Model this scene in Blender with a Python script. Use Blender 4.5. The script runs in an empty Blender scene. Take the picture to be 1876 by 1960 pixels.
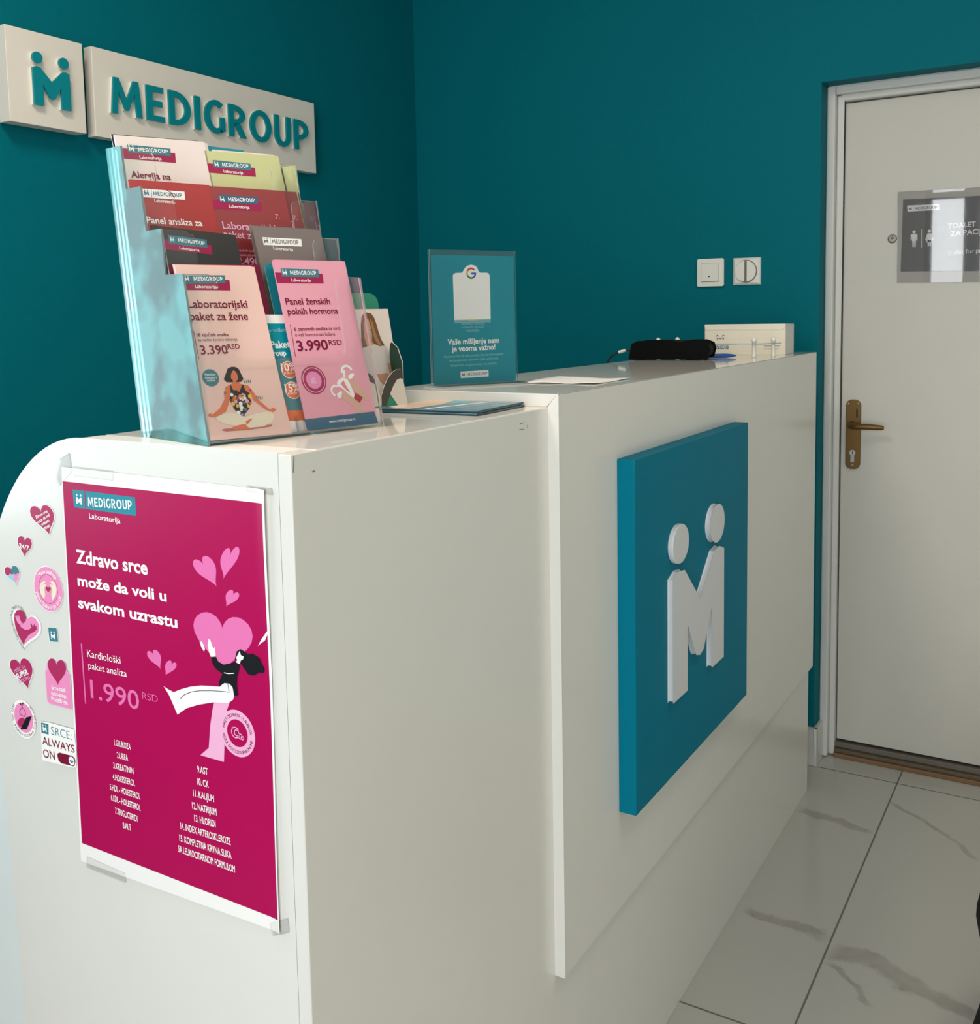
import bpy, bmesh, math, random
from mathutils import Vector, Matrix
random.seed(7)
SC = bpy.context.scene
COL = SC.collection
PI = math.pi

# ------------------------------------------------------------------ camera
F, CX, CY, W, H = 1911.9, 979.12, 783.69, 1876, 1960
CAM = Vector((0.65627, -0.70298, 1.32743))
FWD = Vector((-0.50417802, 0.85852579, -0.09347722))
RGT = Vector((0.86296334, 0.50500115, -0.01637436))
UPV = Vector((-0.03314829, 0.088923, 0.99548676))
cd = bpy.data.cameras.new('camera')
cam = bpy.data.objects.new('camera', cd)
COL.objects.link(cam)
cd.sensor_fit = 'VERTICAL'
cd.sensor_height = 36
cd.sensor_width = 36
cd.lens = F / H * 36
cd.shift_x = -(CX - W / 2) / H
cd.shift_y = -(H / 2 - CY) / H
cd.clip_start = 0.02
m3 = Matrix((RGT, UPV, -FWD)).transposed()
cam.matrix_world = Matrix.Translation(CAM) @ m3.to_4x4()
SC.camera = cam

# ------------------------------------------------------------------ light
SC.view_settings.view_transform = 'Standard'
SC.view_settings.look = 'None'
SC.view_settings.gamma = 1
SC.view_settings.exposure = -0.08
SC.cycles.use_denoising = True
SC.cycles.max_bounces = 12
SC.cycles.transparent_max_bounces = 40
SC.cycles.caustics_reflective = False
SC.cycles.caustics_refractive = False
SC.cycles.blur_glossy = 0.5
SC.cycles.sample_clamp_indirect = 6

wd = bpy.data.worlds.new('daylight')
SC.world = wd
wd.use_nodes = True
wd.node_tree.nodes['Background'].inputs[0].default_value = (0.82, 0.92, 1.0, 1)
wd.node_tree.nodes['Background'].inputs[1].default_value = 1.6


def area(name, loc, target, sx, sy, power, color):
    l = bpy.data.lights.new(name, 'AREA')
    l.shape = 'RECTANGLE'
    l.size, l.size_y, l.energy, l.color = sx, sy, power, color
    o = bpy.data.objects.new(name, l)
    COL.objects.link(o)
    o.location = loc
    o.rotation_euler = (Vector(target) - Vector(loc)).to_track_quat('-Z', 'Y').to_euler()
    return o


area('daylight_front', (0.11, -3.06, 1.4), (0.11, 0, 1.4), 1.35, 2.4, 56, (1.0, 0.965, 0.985))
area('front_right_fill', (1.40, -3.06, 1.4), (1.40, 0, 1.4), 1.05, 2.4, 46, (1.0, 0.965, 0.955))  # fill light added to brighten the desk front
area('daylight_left', (-1.62, -0.8, 1.6), (0, -0.8, 1.6), 1.4, 1.5, 32, (0.80, 0.93, 1.0))
area('ceiling_lamp_desk', (-0.50, -0.15, 2.74), (-0.50, -0.15, 0), 0.5, 0.5, 25, (1.0, 0.84, 0.68))
area('ceiling_lamp_room', (1.0, 0.6, 2.74), (1.0, 0.6, 0), 0.5, 0.5, 8, (1.0, 0.86, 0.74))


# ------------------------------------------------------------------ picture geometry -> real planes
def ray(u, v):
    return FWD + (u - CX) / F * RGT - (v - CY) / F * UPV


def hit(u, v, o, n):
    d = ray(u, v)
    return CAM + d * ((Vector(o) - CAM).dot(n) / d.dot(n))


def Z(ox, oy, k):
    return lambda p: (ox + p[0] / k, oy + p[1] / k)


ID = lambda p: p


# ------------------------------------------------------------------ materials
def lin(c):
    c = c / 255
    return c / 12.92 if c <= 0.04045 else ((c + 0.055) / 1.055) ** 2.4


MATS = {}


def M(name, rgb, rough=0.5, spec=0.5, metal=0.0, var=0.0, scale=40, bump=0.0, coat=0.0):
    if name in MATS:
        return MATS[name]
    m = bpy.data.materials.new(name)
    m.use_nodes = True
    nt = m.node_tree
    b = nt.nodes['Principled BSDF']
    c = tuple(lin(x) for x in rgb) + (1,)
    b.inputs['Base Color'].default_value = c
    b.inputs['Roughness'].default_value = rough
    b.inputs['Specular IOR Level'].default_value = spec
    b.inputs['Metallic'].default_value = metal
    b.inputs['Coat Weight'].default_value = coat
    b.inputs['Coat Roughness'].default_value = 0.03
    if var or bump:
        tc = nt.nodes.new('ShaderNodeNewGeometry')
        nz = nt.nodes.new('ShaderNodeTexNoise')
        nz.inputs['Scale'].default_value = scale
        nz.inputs['Detail'].default_value = 4
        nt.links.new(tc.outputs['Position'], nz.inputs['Vector'])
        if var:
            mx = nt.nodes.new('ShaderNodeMix')
            mx.data_type = 'RGBA'
            mx.inputs[6].default_value = tuple(x * (1 - var) for x in c[:3]) + (1,)
            mx.inputs[7].default_value = tuple(min(1, x * (1 + var)) for x in c[:3]) + (1,)
            nt.links.new(nz.outputs['Fac'], mx.inputs[0])
            nt.links.new(mx.outputs[2], b.inputs['Base Color'])
        if bump:
            bp = nt.nodes.new('ShaderNodeBump')
            bp.inputs['Strength'].default_value = bump
            bp.inputs['Distance'].default_value = 0.002
            nt.links.new(nz.outputs['Fac'], bp.inputs['Height'])
            nt.links.new(bp.outputs['Normal'], b.inputs['Normal'])
    MATS[name] = m
    return m


def clear(name, tint, ior=1.45, rough=0.0, haze=0.0, hazecol=(1, 1, 1), gloss=1.0, blotch=False):
    """thin clear sheet: tinted see-through mixed with a Fresnel reflection and a little haze"""
    m = bpy.data.materials.new(name)
    m.use_nodes = True
    nt = m.node_tree
    nt.nodes.clear()
    out = nt.nodes.new('ShaderNodeOutputMaterial')
    tr = nt.nodes.new('ShaderNodeBsdfTransparent')
    tr.inputs[0].default_value = tuple(tint) + (1,)
    gl = nt.nodes.new('ShaderNodeBsdfGlossy')
    gl.inputs['Roughness'].default_value = rough
    gl.inputs[0].default_value = (gloss, gloss, gloss, 1)
    fr = nt.nodes.new('ShaderNodeFresnel')
    fr.inputs[0].default_value = ior
    mx = nt.nodes.new('ShaderNodeMixShader')
    last = tr
    if haze:
        df = nt.nodes.new('ShaderNodeBsdfTranslucent')
        d2 = nt.nodes.new('ShaderNodeBsdfDiffuse')
        df.inputs[0].default_value = tuple(hazecol) + (1,)
        d2.inputs[0].default_value = tuple(hazecol) + (1,)
        mm = nt.nodes.new('ShaderNodeMixShader')
        nt.links.new(df.outputs[0], mm.inputs[1])
        nt.links.new(d2.outputs[0], mm.inputs[2])
        m2 = nt.nodes.new('ShaderNodeMixShader')
        m2.inputs[0].default_value = haze
        if blotch:
            ge = nt.nodes.new('ShaderNodeNewGeometry')
            nz = nt.nodes.new('ShaderNodeTexNoise')
            nz.inputs['Scale'].default_value = 15
            nz.inputs['Detail'].default_value = 2
            nt.links.new(ge.outputs['Position'], nz.inputs['Vector'])
            mr = nt.nodes.new('ShaderNodeMapRange')
            mr.inputs[1].default_value, mr.inputs[2].default_value = 0.42, 0.58
            mr.inputs[3].default_value, mr.inputs[4].default_value = haze * 0.5, haze * 1.45
            nt.links.new(nz.outputs['Fac'], mr.inputs[0])
            nt.links.new(mr.outputs[0], m2.inputs[0])
        nt.links.new(tr.outputs[0], m2.inputs[1])
        nt.links.new(mm.outputs[0], m2.inputs[2])
        last = m2
    nt.links.new(fr.outputs[0], mx.inputs[0])
    nt.links.new(last.outputs[0], mx.inputs[1])
    nt.links.new(gl.outputs[0], mx.inputs[2])
    nt.links.new(mx.outputs[0], out.inputs[0])
    MATS[name] = m
    return m


TEALWALL = M('teal wall paint', (0, 106, 120), 0.6, 0.07, var=0.04, scale=60, bump=0.06)
WHITELAM = M('white laminate', (226, 226, 221), 0.22, 0.45, var=0.012, scale=25)
LAMTOP = M('white gloss laminate top', (226, 224, 218), 0.06, 0.55, var=0.012, scale=25)
LAMEDGE = M('white edge band', (240, 239, 235), 0.3)
JOINT = M('dark joint', (120, 118, 112), 0.8)
CEIL = M('ceiling paint', (236, 232, 224), 0.8)
DOORP = M('white door paint', (196, 195, 188), 0.38, 0.4, var=0.03, scale=9, bump=0.05)
FRAMEP = M('white frame paint', (206, 208, 205), 0.42, 0.4, var=0.03, scale=20, bump=0.1)
BRASS = M('brown anodised metal', (108, 82, 42), 0.42, 0.4, metal=0.6)
STEEL = M('grey steel', (170, 170, 172), 0.3, metal=0.8)
DARK = M('dark gap', (14, 13, 12), 0.8)
THRESH = M('brown threshold wood', (120, 92, 62), 0.6, var=0.2, scale=30)
SIGNW = M('white sign board', (226, 222, 214), 0.4, 0.4)
SIGNT = M('teal sign letters', (0, 132, 145), 0.4, 0.4)
PANELT = M('teal logo board', (0, 118, 144), 0.5, 0.06)
LOGOW = M('white logo relief', (214, 217, 220), 0.35, 0.4)
PAPER = M('white paper', (244, 243, 241), 0.55, 0.3)
PLASTW = M('white plastic', (232, 231, 224), 0.3, 0.5)
PLASTB = M('black plastic', (5, 5, 6), 0.6, 0.08)
RUBBER = M('black rubber', (10, 10, 11), 0.6)
BLUEPEN = M('blue plastic', (10, 84, 165), 0.3)
BLACKFAB = M('black fabric', (20, 20, 22), 0.9, 0.2, var=0.3, scale=80, bump=0.5)
TILEW = M('white skirting tile', (202, 204, 200), 0.25, 0.5, var=0.06, scale=12)
ACR = clear('clear acrylic', (0.985, 0.99, 0.99), 1.2, 0.02, haze=0.015, hazecol=(0.85, 0.95, 0.97))
ACRS = clear('acrylic side with painted cyan reflections', (0.58, 0.92, 0.97), 1.22, 0.08, haze=0.40, hazecol=(0.26, 0.97, 1.0), blotch=True)  # clear sheet; cyan tint and blotchy haze paint in its daylight reflections
ACRL = clear('clear acrylic pocket front', (0.995, 0.997, 0.997), 1.14, 0.02, haze=0.028, hazecol=(0.92, 0.95, 0.95))
ACRE = clear('acrylic polished edge', (0.80, 0.88, 0.88), 1.6, 0.1, haze=0.4, hazecol=(0.86, 0.93, 0.93))
GLASS = clear('window glass', (0.97, 0.985, 0.98), 1.45)
TAPE = clear('clear tape', (0.965, 0.965, 0.96), 1.13, 0.35, haze=0.05, hazecol=(0.75, 0.75, 0.75))
LAMIN = clear('laminating film', (0.95, 0.95, 0.95), 1.5, 0.015, haze=0.06, hazecol=(0.8, 0.8, 0.8))

# printing inks
def ink(name, rgb, rough=0.4, coat=0.0):
    return M('print ' + name, rgb, rough + 0.05, 0.2, coat=coat)


I_MAG = M('print magenta', (174, 2, 82), 0.42, 0.18, var=0.05, scale=14)
I_PINK = ink('pink', (230, 118, 180))
I_LPINK = ink('light pink', (240, 178, 214))
I_TEAL = ink('teal', (32, 140, 158))
I_TEAL2 = ink('muted teal', (66, 128, 142))
I_BLUE = ink('slate blue', (62, 104, 134))
I_WHITE = ink('white', (250, 250, 248))
I_BLACK = ink('black', (22, 23, 28))
I_MAROON = ink('maroon', (168, 34, 84))
I_DMAR = ink('dark maroon', (124, 14, 56))
I_PAPINK = M('print pale pink', (244, 205, 196), 0.42, 0.4)
I_ROSE = M('print rose', (238, 166, 186), 0.42, 0.4)
I_ROSE2 = ink('deep rose', (236, 138, 152))
I_GREEN = M('print olive green', (204, 208, 152), 0.42, 0.4)
I_RED = M('print red', (174, 44, 46), 0.4, 0.4)
I_DRED = M('print dark red', (148, 54, 58), 0.4, 0.4)
I_GREY = M('print taupe grey', (128, 116, 114), 0.35, 0.45)
I_CHAR = M('print charcoal', (30, 31, 32), 0.35, 0.45)
I_PAPW = M('print off white', (238, 226, 222), 0.45, 0.4)
I_ORANGE = ink('orange', (226, 112, 62))
I_SKIN = ink('orange skin', (226, 124, 84))
I_FLESH = ink('flesh', (222, 178, 160))
I_CREAM = ink('cream', (240, 230, 208))
I_MAT = ink('mauve', (196, 120, 112))
I_YEL = ink('yellow', (242, 200, 70))
I_TXTG = ink('grey text', (120, 112, 116))
I_STICK = ink('sticker maroon', (176, 44, 96))
I_STPINK = ink('sticker pink', (240, 146, 196))
I_LBLUE = ink('light blue', (150, 208, 220))
I_NAVY = ink('navy', (34, 40, 70))
I_CARD = M('print anthracite', (52, 54, 58), 0.3, 0.5)
I_GRN2 = M('print sea green', (38, 142, 116), 0.4)
I_DGRN = M('print dark green', (10, 58, 48), 0.4)
I_BAND = M('print brown grey', (72, 68, 64), 0.4)
I_HAIR = ink('brown hair', (124, 88, 64))
I_HAIR2 = ink('light brown hair', (168, 132, 98))
I_FACE = ink('face', (204, 156, 130))
I_SHIRT = ink('grey shirt', (216, 212, 210))
I_CARDW = M('print warm white', (232, 226, 216), 0.45)
I_GR = ink('sign red', (214, 60, 56))
I_GY = ink('sign yellow', (232, 170, 60))
I_GG = ink('sign green', (60, 130, 80))
I_GB = ink('sign blue', (66, 84, 190))
I_FADE = ink('pale teal', (120, 176, 188))
I_TEALB = M('print stand teal', (0, 144, 164), 0.45, 0.15)


# ------------------------------------------------------------------ mesh helpers
class MB:
    def __init__(s):
        s.v, s.f, s.fm, s.m, s.sm = [], [], [], [], []

    def slot(s, mat):
        if mat not in s.m:
            s.m.append(mat)
        return s.m.index(mat)

    def add(s, vs, fs, mat, smooth=False):
        b = len(s.v)
        k = s.slot(mat)
        s.v += [Vector(p) for p in vs]
        for f in fs:
            s.f.append([b + i for i in f])
            s.fm.append(k)
            s.sm.append(smooth)

    def box(s, x0, x1, y0, y1, z0, z1, mat, fr=None):
        vs = [(x, y, z) for z in (z0, z1) for y in (y0, y1) for x in (x0, x1)]
        if fr:
            vs = [fr(*p) for p in vs]
        s.add(vs, [(0, 2, 3, 1), (4, 5, 7, 6), (0, 1, 5, 4), (2, 6, 7, 3), (0, 4, 6, 2), (1, 3, 7, 5)], mat)

    def prism(s, poly, fr, c0, c1, mat, side=None, smooth=False):
        """poly of (a, b), extruded c0..c1 through frame fr(a, b, c)"""
        n = len(poly)
        s.add([fr(a, b, c1) for a, b in poly], [list(range(n))], mat)
        s.add([fr(a, b, c0) for a, b in poly], [list(range(n))[::-1]], mat)
        vs = [fr(a, b, c0) for a, b in poly] + [fr(a, b, c1) for a, b in poly]
        s.add(vs, [(i, (i + 1) % n, n + (i + 1) % n, n + i) for i in range(n)], side or mat, smooth)

    def tube(s, pts, rad, mat, seg=10, cap=True):
        pts = [Vector(p) for p in pts]
        rings = []
        ref = None
        for i, p in enumerate(pts):
            t = (pts[min(i + 1, len(pts) - 1)] - pts[max(i - 1, 0)]).normalized()
            if ref is None:
                ref = t.orthogonal().normalized()
            ref = (ref - t * ref.dot(t)).normalized()
            bn = t.cross(ref)
            r = rad[i] if isinstance(rad, (list, tuple)) else rad
            rings.append([p + (ref * math.cos(2 * PI * k / seg) + bn * math.sin(2 * PI * k / seg)) * r for k in range(seg)])
        vs = [q for r in rings for q in r]
        fs = []
        for i in range(len(pts) - 1):
            for k in range(seg):
                fs.append((i * seg + k, i * seg + (k + 1) % seg, (i + 1) * seg + (k + 1) % seg, (i + 1) * seg + k))
        s.add(vs, fs, mat, True)
        if cap:
            s.add(rings[0], [list(range(seg))[::-1]], mat)
            s.add(rings[-1], [list(range(seg))], mat)

    def lathe(s, prof, fr, mat, seg=24):
        """prof of (r, h) about the frame's third axis"""
        vs = [fr(r * math.cos(2 * PI * k / seg), r * math.sin(2 * PI * k / seg), h) for r, h in prof for k in range(seg)]
        fs = [(i * seg + k, i * seg + (k + 1) % seg, (i + 1) * seg + (k + 1) % seg, (i + 1) * seg + k)
              for i in range(len(prof) - 1) for k in range(seg)]
        s.add(vs, fs, mat, True)


def rootloc(o):
    while o.parent:
        o = o.parent
    return o.location.copy()


def obj(name, mb, parent=None, loc=None, bevel=0, normals=True, warp=None):
    me = bpy.data.meshes.new(name)
    vs = mb.v
    if warp:
        vs = [warp(p) for p in vs]
    if parent is not None:
        o0 = rootloc(parent)
    elif loc is not None:
        o0 = Vector(loc)
    else:
        lo = [min(p[i] for p in vs) for i in range(3)]
        hi = [max(p[i] for p in vs) for i in range(3)]
        o0 = Vector(((lo[0] + hi[0]) / 2, (lo[1] + hi[1]) / 2, lo[2]))
    me.from_pydata([tuple(p - o0) for p in vs], [], mb.f)
    for m in mb.m:
        me.materials.append(m)
    for p, k, sm in zip(me.polygons, mb.fm, mb.sm):
        p.material_index = k
        p.use_smooth = sm
    me.update()
    if normals:
        bm = bmesh.new()
        bm.from_mesh(me)
        bmesh.ops.recalc_face_normals(bm, faces=bm.faces)
        bm.to_mesh(me)
        bm.free()
    o = bpy.data.objects.new(name, me)
    COL.objects.link(o)
    if parent is not None:
        o.parent = parent
    else:
        o.location = o0
    if bevel:
        bm = bmesh.new()
        bm.from_mesh(me)
        bmesh.ops.remove_doubles(bm, verts=bm.verts, dist=1e-6)
        bm.to_mesh(me)
        bm.free()
        md = o.modifiers.new('bevel', 'BEVEL')
        md.width = bevel
        md.segments = 2
        md.limit_method = 'ANGLE'
        md.angle_limit = math.radians(40)
    return o


def tag(o, label, cat, group=None, kind=None):
    if label:
        o['label'] = label
    if cat:
        o['category'] = cat
    if group:
        o['group'] = group
    if kind:
        o['kind'] = kind
    return o


def thing(name, loc, label, cat, group=None):
    o = bpy.data.objects.new(name, None)
    o.empty_display_size = 0.05
    COL.objects.link(o)
    o.location = loc
    return tag(o, label, cat, group)


def struct(name, mb, bevel=0, label=None):
    o = obj(name, mb, bevel=bevel)
    o['kind'] = 'structure'
    return o


XYZ = lambda a, b, c: Vector((a, b, c))


def frame(o, ex, ey, ez=None):
    o, ex, ey = Vector(o), Vector(ex), Vector(ey)
    ez = Vector(ez) if ez is not None else ex.cross(ey).normalized()
    return lambda a, b, c=0.0: o + ex * a + ey * b + ez * c


# ------------------------------------------------------------------ lettering
GLY = {}


def _arc(cx, cy, rx, ry, a0, a1, n=14):
    return [(cx + rx * math.cos(math.radians(a0 + (a1 - a0) * i / n)), cy + ry * math.sin(math.radians(a0 + (a1 - a0) * i / n))) for i in range(n + 1)]


def _band(cx, cy, rx, ry, wx, wy, a0, a1, n=14):
    return _arc(cx, cy, rx, ry, a0, a1, n) + _arc(cx, cy, rx - wx, ry - wy, a1, a0, n)


_ST = [(0, 0), (0.19, 0), (0.19, 1), (0, 1)]
WORDMARK = [
    (0.95, [[(0, 0), (0.17, 0), (0.225, 0.66), (0.42, 0.14), (0.53, 0.14), (0.725, 0.66), (0.78, 0), (0.95, 0), (0.86, 1), (0.70, 1), (0.475, 0.42), (0.25, 1), (0.09, 1)]]),
    (0.58, [[(0, 0), (0.58, 0), (0.58, 0.16), (0.19, 0.16), (0.19, 0.43), (0.51, 0.43), (0.51, 0.59), (0.19, 0.59), (0.19, 0.84), (0.56, 0.84), (0.56, 1), (0, 1)]]),
    (0.75, [_ST, _band(0.19, 0.5, 0.56, 0.5, 0.19, 0.16, 90, -90, 20)]),
    (0.19, [_ST]),
    (0.76, [_band(0.43, 0.5, 0.43, 0.515, 0.20, 0.165, 52, 300, 26), [(0.57, 0.065), (0.645, 0.052), (0.76, 0.09), (0.76, 0.51), (0.57, 0.51)]]),
    (0.68, [_ST, _band(0.19, 0.70, 0.45, 0.30, 0.19, 0.15, 90, -90, 16), [(0.22, 0.42), (0.42, 0.44), (0.68, 0), (0.46, 0)]]),
    (0.88, [_band(0.44, 0.5, 0.44, 0.515, 0.20, 0.165, 90, 270, 18), _band(0.44, 0.5, 0.44, 0.515, 0.20, 0.165, -90, 90, 18)]),
    (0.70, [[(0, 1)] + _arc(0.35, 0.36, 0.35, 0.375, 180, 360, 16) + [(0.70, 1), (0.51, 1)] + _arc(0.35, 0.36, 0.16, 0.215, 360, 180, 16) + [(0.19, 1)]]),
    (0.65, [_ST, _band(0.19, 0.67, 0.46, 0.33, 0.19, 0.15, 90, -90, 16)]),
]
WORD_GAP = 0.16


def glyphs(txt, bold=0.0):
    key = (txt, bold)
    if txt == 'MEDIGROUP' and key not in GLY:
        vs, fs, x = [], [], 0.0
        for w, polys in WORDMARK:
            for pg in polys:
                fs.append(tuple(range(len(vs), len(vs) + len(pg))))
                vs += [((x + px_) * 0.7, py_ * 0.7) for px_, py_ in pg]
            x += w + WORD_GAP
        GLY[key] = (vs, fs, 0.0, (x - WORD_GAP) * 0.7)
    if key not in GLY:
        cu = bpy.data.curves.new('lettering', 'FONT')
        cu.body = txt
        cu.size = 1
        cu.resolution_u = 3
        cu.offset = bold
        ob = bpy.data.objects.new('lettering', cu)
        me = ob.to_mesh()
        vs = [(v.co.x, v.co.y) for v in me.vertices]
        fs = [tuple(p.vertices) for p in me.polygons]
        ob.to_mesh_clear()
        bpy.data.objects.remove(ob)
        bpy.data.curves.remove(cu)
        if vs:
            x0 = min(x for x, y in vs)
            x1 = max(x for x, y in vs)
        else:
            x0, x1 = 0, 0.3
        GLY[key] = (vs, fs, x0, x1)
    return GLY[key]


def unit_heart(n=40):
    r = []
    for i in range(n):
        t = 2 * PI * i / n
        r.append((math.sin(t) ** 3, (13 * math.cos(t) - 5 * math.cos(2 * t) - 2 * math.cos(3 * t) - math.cos(4 * t)) / 16))
    return r


def clip(poly, a, b, c):
    """keep a*x + b*y >= c"""
    out = []
    n = len(poly)
    for i in range(n):
        p, q = poly[i], poly[(i + 1) % n]
        dp, dq = a * p[0] + b * p[1] - c, a * q[0] + b * q[1] - c
        if dp >= 0:
            out.append(p)
        if dp * dq < 0:
            t = dp / (dp - dq)
            out.append((p[0] + (q[0] - p[0]) * t, p[1] + (q[1] - p[1]) * t))
    return out


EPS = 0.00012


class Art(MB):
    """flat print on a plane: o, ex (right), ey (up); outlines are given in picture zoom coordinates"""

    def __init__(s, o, ex, ey, zf=ID):
        super().__init__()
        s.o, s.ex, s.ey = Vector(o), Vector(ex).normalized(), Vector(ey).normalized()
        s.n = s.ex.cross(s.ey).normalized()
        s.zf = zf

    def P(s, p):
        u, v = s.zf(p)
        d = hit(u, v, s.o, s.n) - s.o
        return (d.dot(s.ex), d.dot(s.ey))

    def W(s, a, b, layer=0):
        return s.o + s.ex * a + s.ey * b + s.n * (layer * EPS)

    def loc(s, pts, mat, layer=1):
        if len(pts) > 2:
            s.add([s.W(a, b, layer) for a, b in pts], [list(range(len(pts)))], mat)

    def poly(s, pts, mat, layer=1):
        s.loc([s.P(p) for p in pts], mat, layer)

    def grid(s, q, mat, layer=1, nx=12, ny=16):
        a = [Vector(s.P(p)) for p in q]  # TL TR BR BL
        vs, fs = [], []
        for j in range(ny + 1):
            for i in range(nx + 1):
                x, y = i / nx, j / ny
                p = (a[0] * (1 - x) + a[1] * x) * (1 - y) + (a[3] * (1 - x) + a[2] * x) * y
                vs.append(s.W(p.x, p.y, layer))
        for j in range(ny):
            for i in range(nx):
                k = j * (nx + 1) + i
                fs.append((k + nx + 1, k + nx + 2, k + 1, k))
        s.add(vs, fs, mat)

    def circ(s, c, e, mat, layer=1, k=1.0, k2=0.0, n=36, a0=0.0, a1=2 * PI):
        """disc or ring (k2 = inner share) about c, reaching e"""
        c2, e2 = Vector(s.P(c)), Vector(s.P(e))
        r = (e2 - c2).length
        s.ring(c2, r * k, r * k2, mat, layer, n, a0, a1)

    def ring(s, c, r, r2, mat, layer=1, n=36, a0=0.0, a1=2 * PI):
        full = abs(a1 - a0 - 2 * PI) < 1e-6
        m = n if full else n + 1
        an = [a0 + (a1 - a0) * i / n for i in range(m)]
        if r2 <= 0 and full:
            s.loc([(c[0] + r * math.cos(t), c[1] + r * math.sin(t)) for t in an], mat, layer)
            return
        vs = [s.W(c[0] + q * math.cos(t), c[1] + q * math.sin(t), layer) for q in (r, r2) for t in an]
        fs = [(i, (i + 1) % m, m + (i + 1) % m, m + i) for i in range(n)]
        s.add(vs, fs, mat)

    def affine(s, L, R, T, grow=0.0):
        l, r, t = (Vector(s.P(p)) for p in (L, R, T))
        mid = (l + r) / 2
        ax = (r - l) / 2
        ay = (mid - t) / 1.3125
        if grow:
            ax *= (1 + grow)
            ay *= (1 + grow)
        return lambda x, y: tuple(mid + ax * x + ay * (y - 0.25) + (ay * 0.1 * grow if grow else Vector((0, 0))))

    def heart(s, L, R, T, mat, layer=1, grow=0.0, sub=None):
        f = s.affine(L, R, T, grow)
        u = unit_heart()
        if sub:
            for c in sub:
                u = clip(u, *c)
        s.loc([f(x, y) for x, y in u], mat, layer)
        return f

    def text(s, p0, p1, txt, mat, layer=2, bold=0.0, cap=None, asc=None):
        """baseline from p0 to p1 in the plane; cap = height of capitals in zoom pixels at p0"""
        a, b = Vector(s.P(p0)), Vector(s.P(p1))
        s.ltext(a, b, txt, mat, layer, bold, None if cap is None else
                (Vector(s.P((p0[0], p0[1] - cap))) - a).length)

    def ltext(s, a, b, txt, mat, layer=2, bold=0.0, cap=None):
        vs, fs, x0, x1 = glyphs(txt, bold)
        if not vs:
            return
        d = b - a
        k = d.length / (x1 - x0)
        ex = d.normalized()
        ey = Vector((-ex.y, ex.x))
        ky = k if cap is None else cap / 0.70
        s.add([s.W(*(a + ex * (x - x0) * k + ey * y * ky), layer) for x, y in vs], fs, mat)

    def path(s, pts, txt, mat, layer=2, size=0.01, bold=0.0):
        """letters set along a polyline of plane points, upright to its left"""
        pts = [Vector(p) for p in pts]
        seg = [(pts[i + 1] - pts[i]).length for i in range(len(pts) - 1)]
        L = sum(seg)
        adv = [0.45 if ch in ' iIlj!.,:' else (1.15 if ch in 'mwMW' else 0.85) for ch in txt]
        tot = sum(adv)
        pos = 0
        for ch, w in zip(txt, adv):
            t = (pos + w / 2) / tot * L
            pos += w
            if ch == ' ':
                continue
            i = 0
            while i < len(seg) - 1 and t > seg[i]:
                t -= seg[i]
                i += 1
            d = (pts[i + 1] - pts[i]).normalized()
            c = pts[i] + d * t
            nn = Vector((-d.y, d.x))
            vs, fs, x0, x1 = glyphs(ch, bold)
            s.add([s.W(*(c + d * ((x - (x0 + x1) / 2) * size) + nn * (y * size)), layer) for x, y in vs], fs, mat)

    def arc(s, c, e, k, a0, a1, txt, mat, layer=2, size=0.2, bold=0.0):
        c2, e2 = Vector(s.P(c)), Vector(s.P(e))
        r = (e2 - c2).length
        pts = [c2 + Vector((math.cos(a0 + (a1 - a0) * i / 24), math.sin(a0 + (a1 - a0) * i / 24))) * r * k for i in range(25)]
        s.path(pts, txt, mat, layer, size * r, bold)

    def line(s, pts, w, mat, layer=2):
        ps = [Vector(s.P(p)) for p in pts]
        for a, b in zip(ps, ps[1:]):
            d = (b - a)
            nn = Vector((-d.y, d.x)).normalized() * w / 2
            s.loc([tuple(a - nn), tuple(b - nn), tuple(b + nn), tuple(a + nn)], mat, layer)

    def logo(s, p0, p1, mat, layer=2):
        """the little figure mark: M baseline from p0 to p1"""
        a, b = Vector(s.P(p0)), Vector(s.P(p1))
        k = (b - a).length
        ex = (b - a).normalized()
        ey = Vector((-ex.y, ex.x))
        for poly in LOGO:
            s.loc([tuple(a + ex * x * k + ey * y * k) for x, y in poly], mat, layer)


def discpts(cx, cy, r, n=20):
    return [(cx + r * math.cos(2 * PI * i / n), cy + r * math.sin(2 * PI * i / n)) for i in range(n)]


LOGO_M = [(0, 0), (0.25, 0), (0.25, 0.47), (0.43, 0.19), (0.50, 0.17), (0.57, 0.19), (0.75, 0.47), (0.75, 0), (1, 0),
          (1, 0.80), (0.90, 0.835), (0.80, 0.82), (0.5, 0.55), (0.20, 0.82), (0.10, 0.835), (0, 0.80)]
LOGO = [LOGO_M, discpts(0.14, 1.06, 0.14), discpts(0.86, 1.06, 0.14)]

# ------------------------------------------------------------------ the room
XW, YB, XR = -1.3939, 2.1695, -0.0229      # sign wall, back wall, corner of the door recess
YD, ZL = 2.2797, 1.9531                    # depth of the door frame, height of the recess
RXE, RYE, HC = 2.1, -2.9, 2.8
XD1 = 0.90                                 # far side of the recess


# x0, y0, x1, y1, width, wander of each vein
VEINS = [(0.0, 1.885, 0.208, 1.85, 0.020, 0.13), (0.214, 2.05, 0.46, 1.84, 0.009, 0.09), (0.015, 1.385, 0.208, 1.352, 0.022, 0.14),
         (0.214, 1.325, 0.52, 1.255, 0.030, 0.16), (0.22, 1.285, 0.33, 1.18, 0.010, 0.12), (0.80, 1.9, 1.3, 0.8, 0.03, 0.3),
         (0.9, 0.2, 1.6, -0.6, 0.03, 0.3), (0.25, 0.3, 0.7, -0.3, 0.025, 0.3)]


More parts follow.
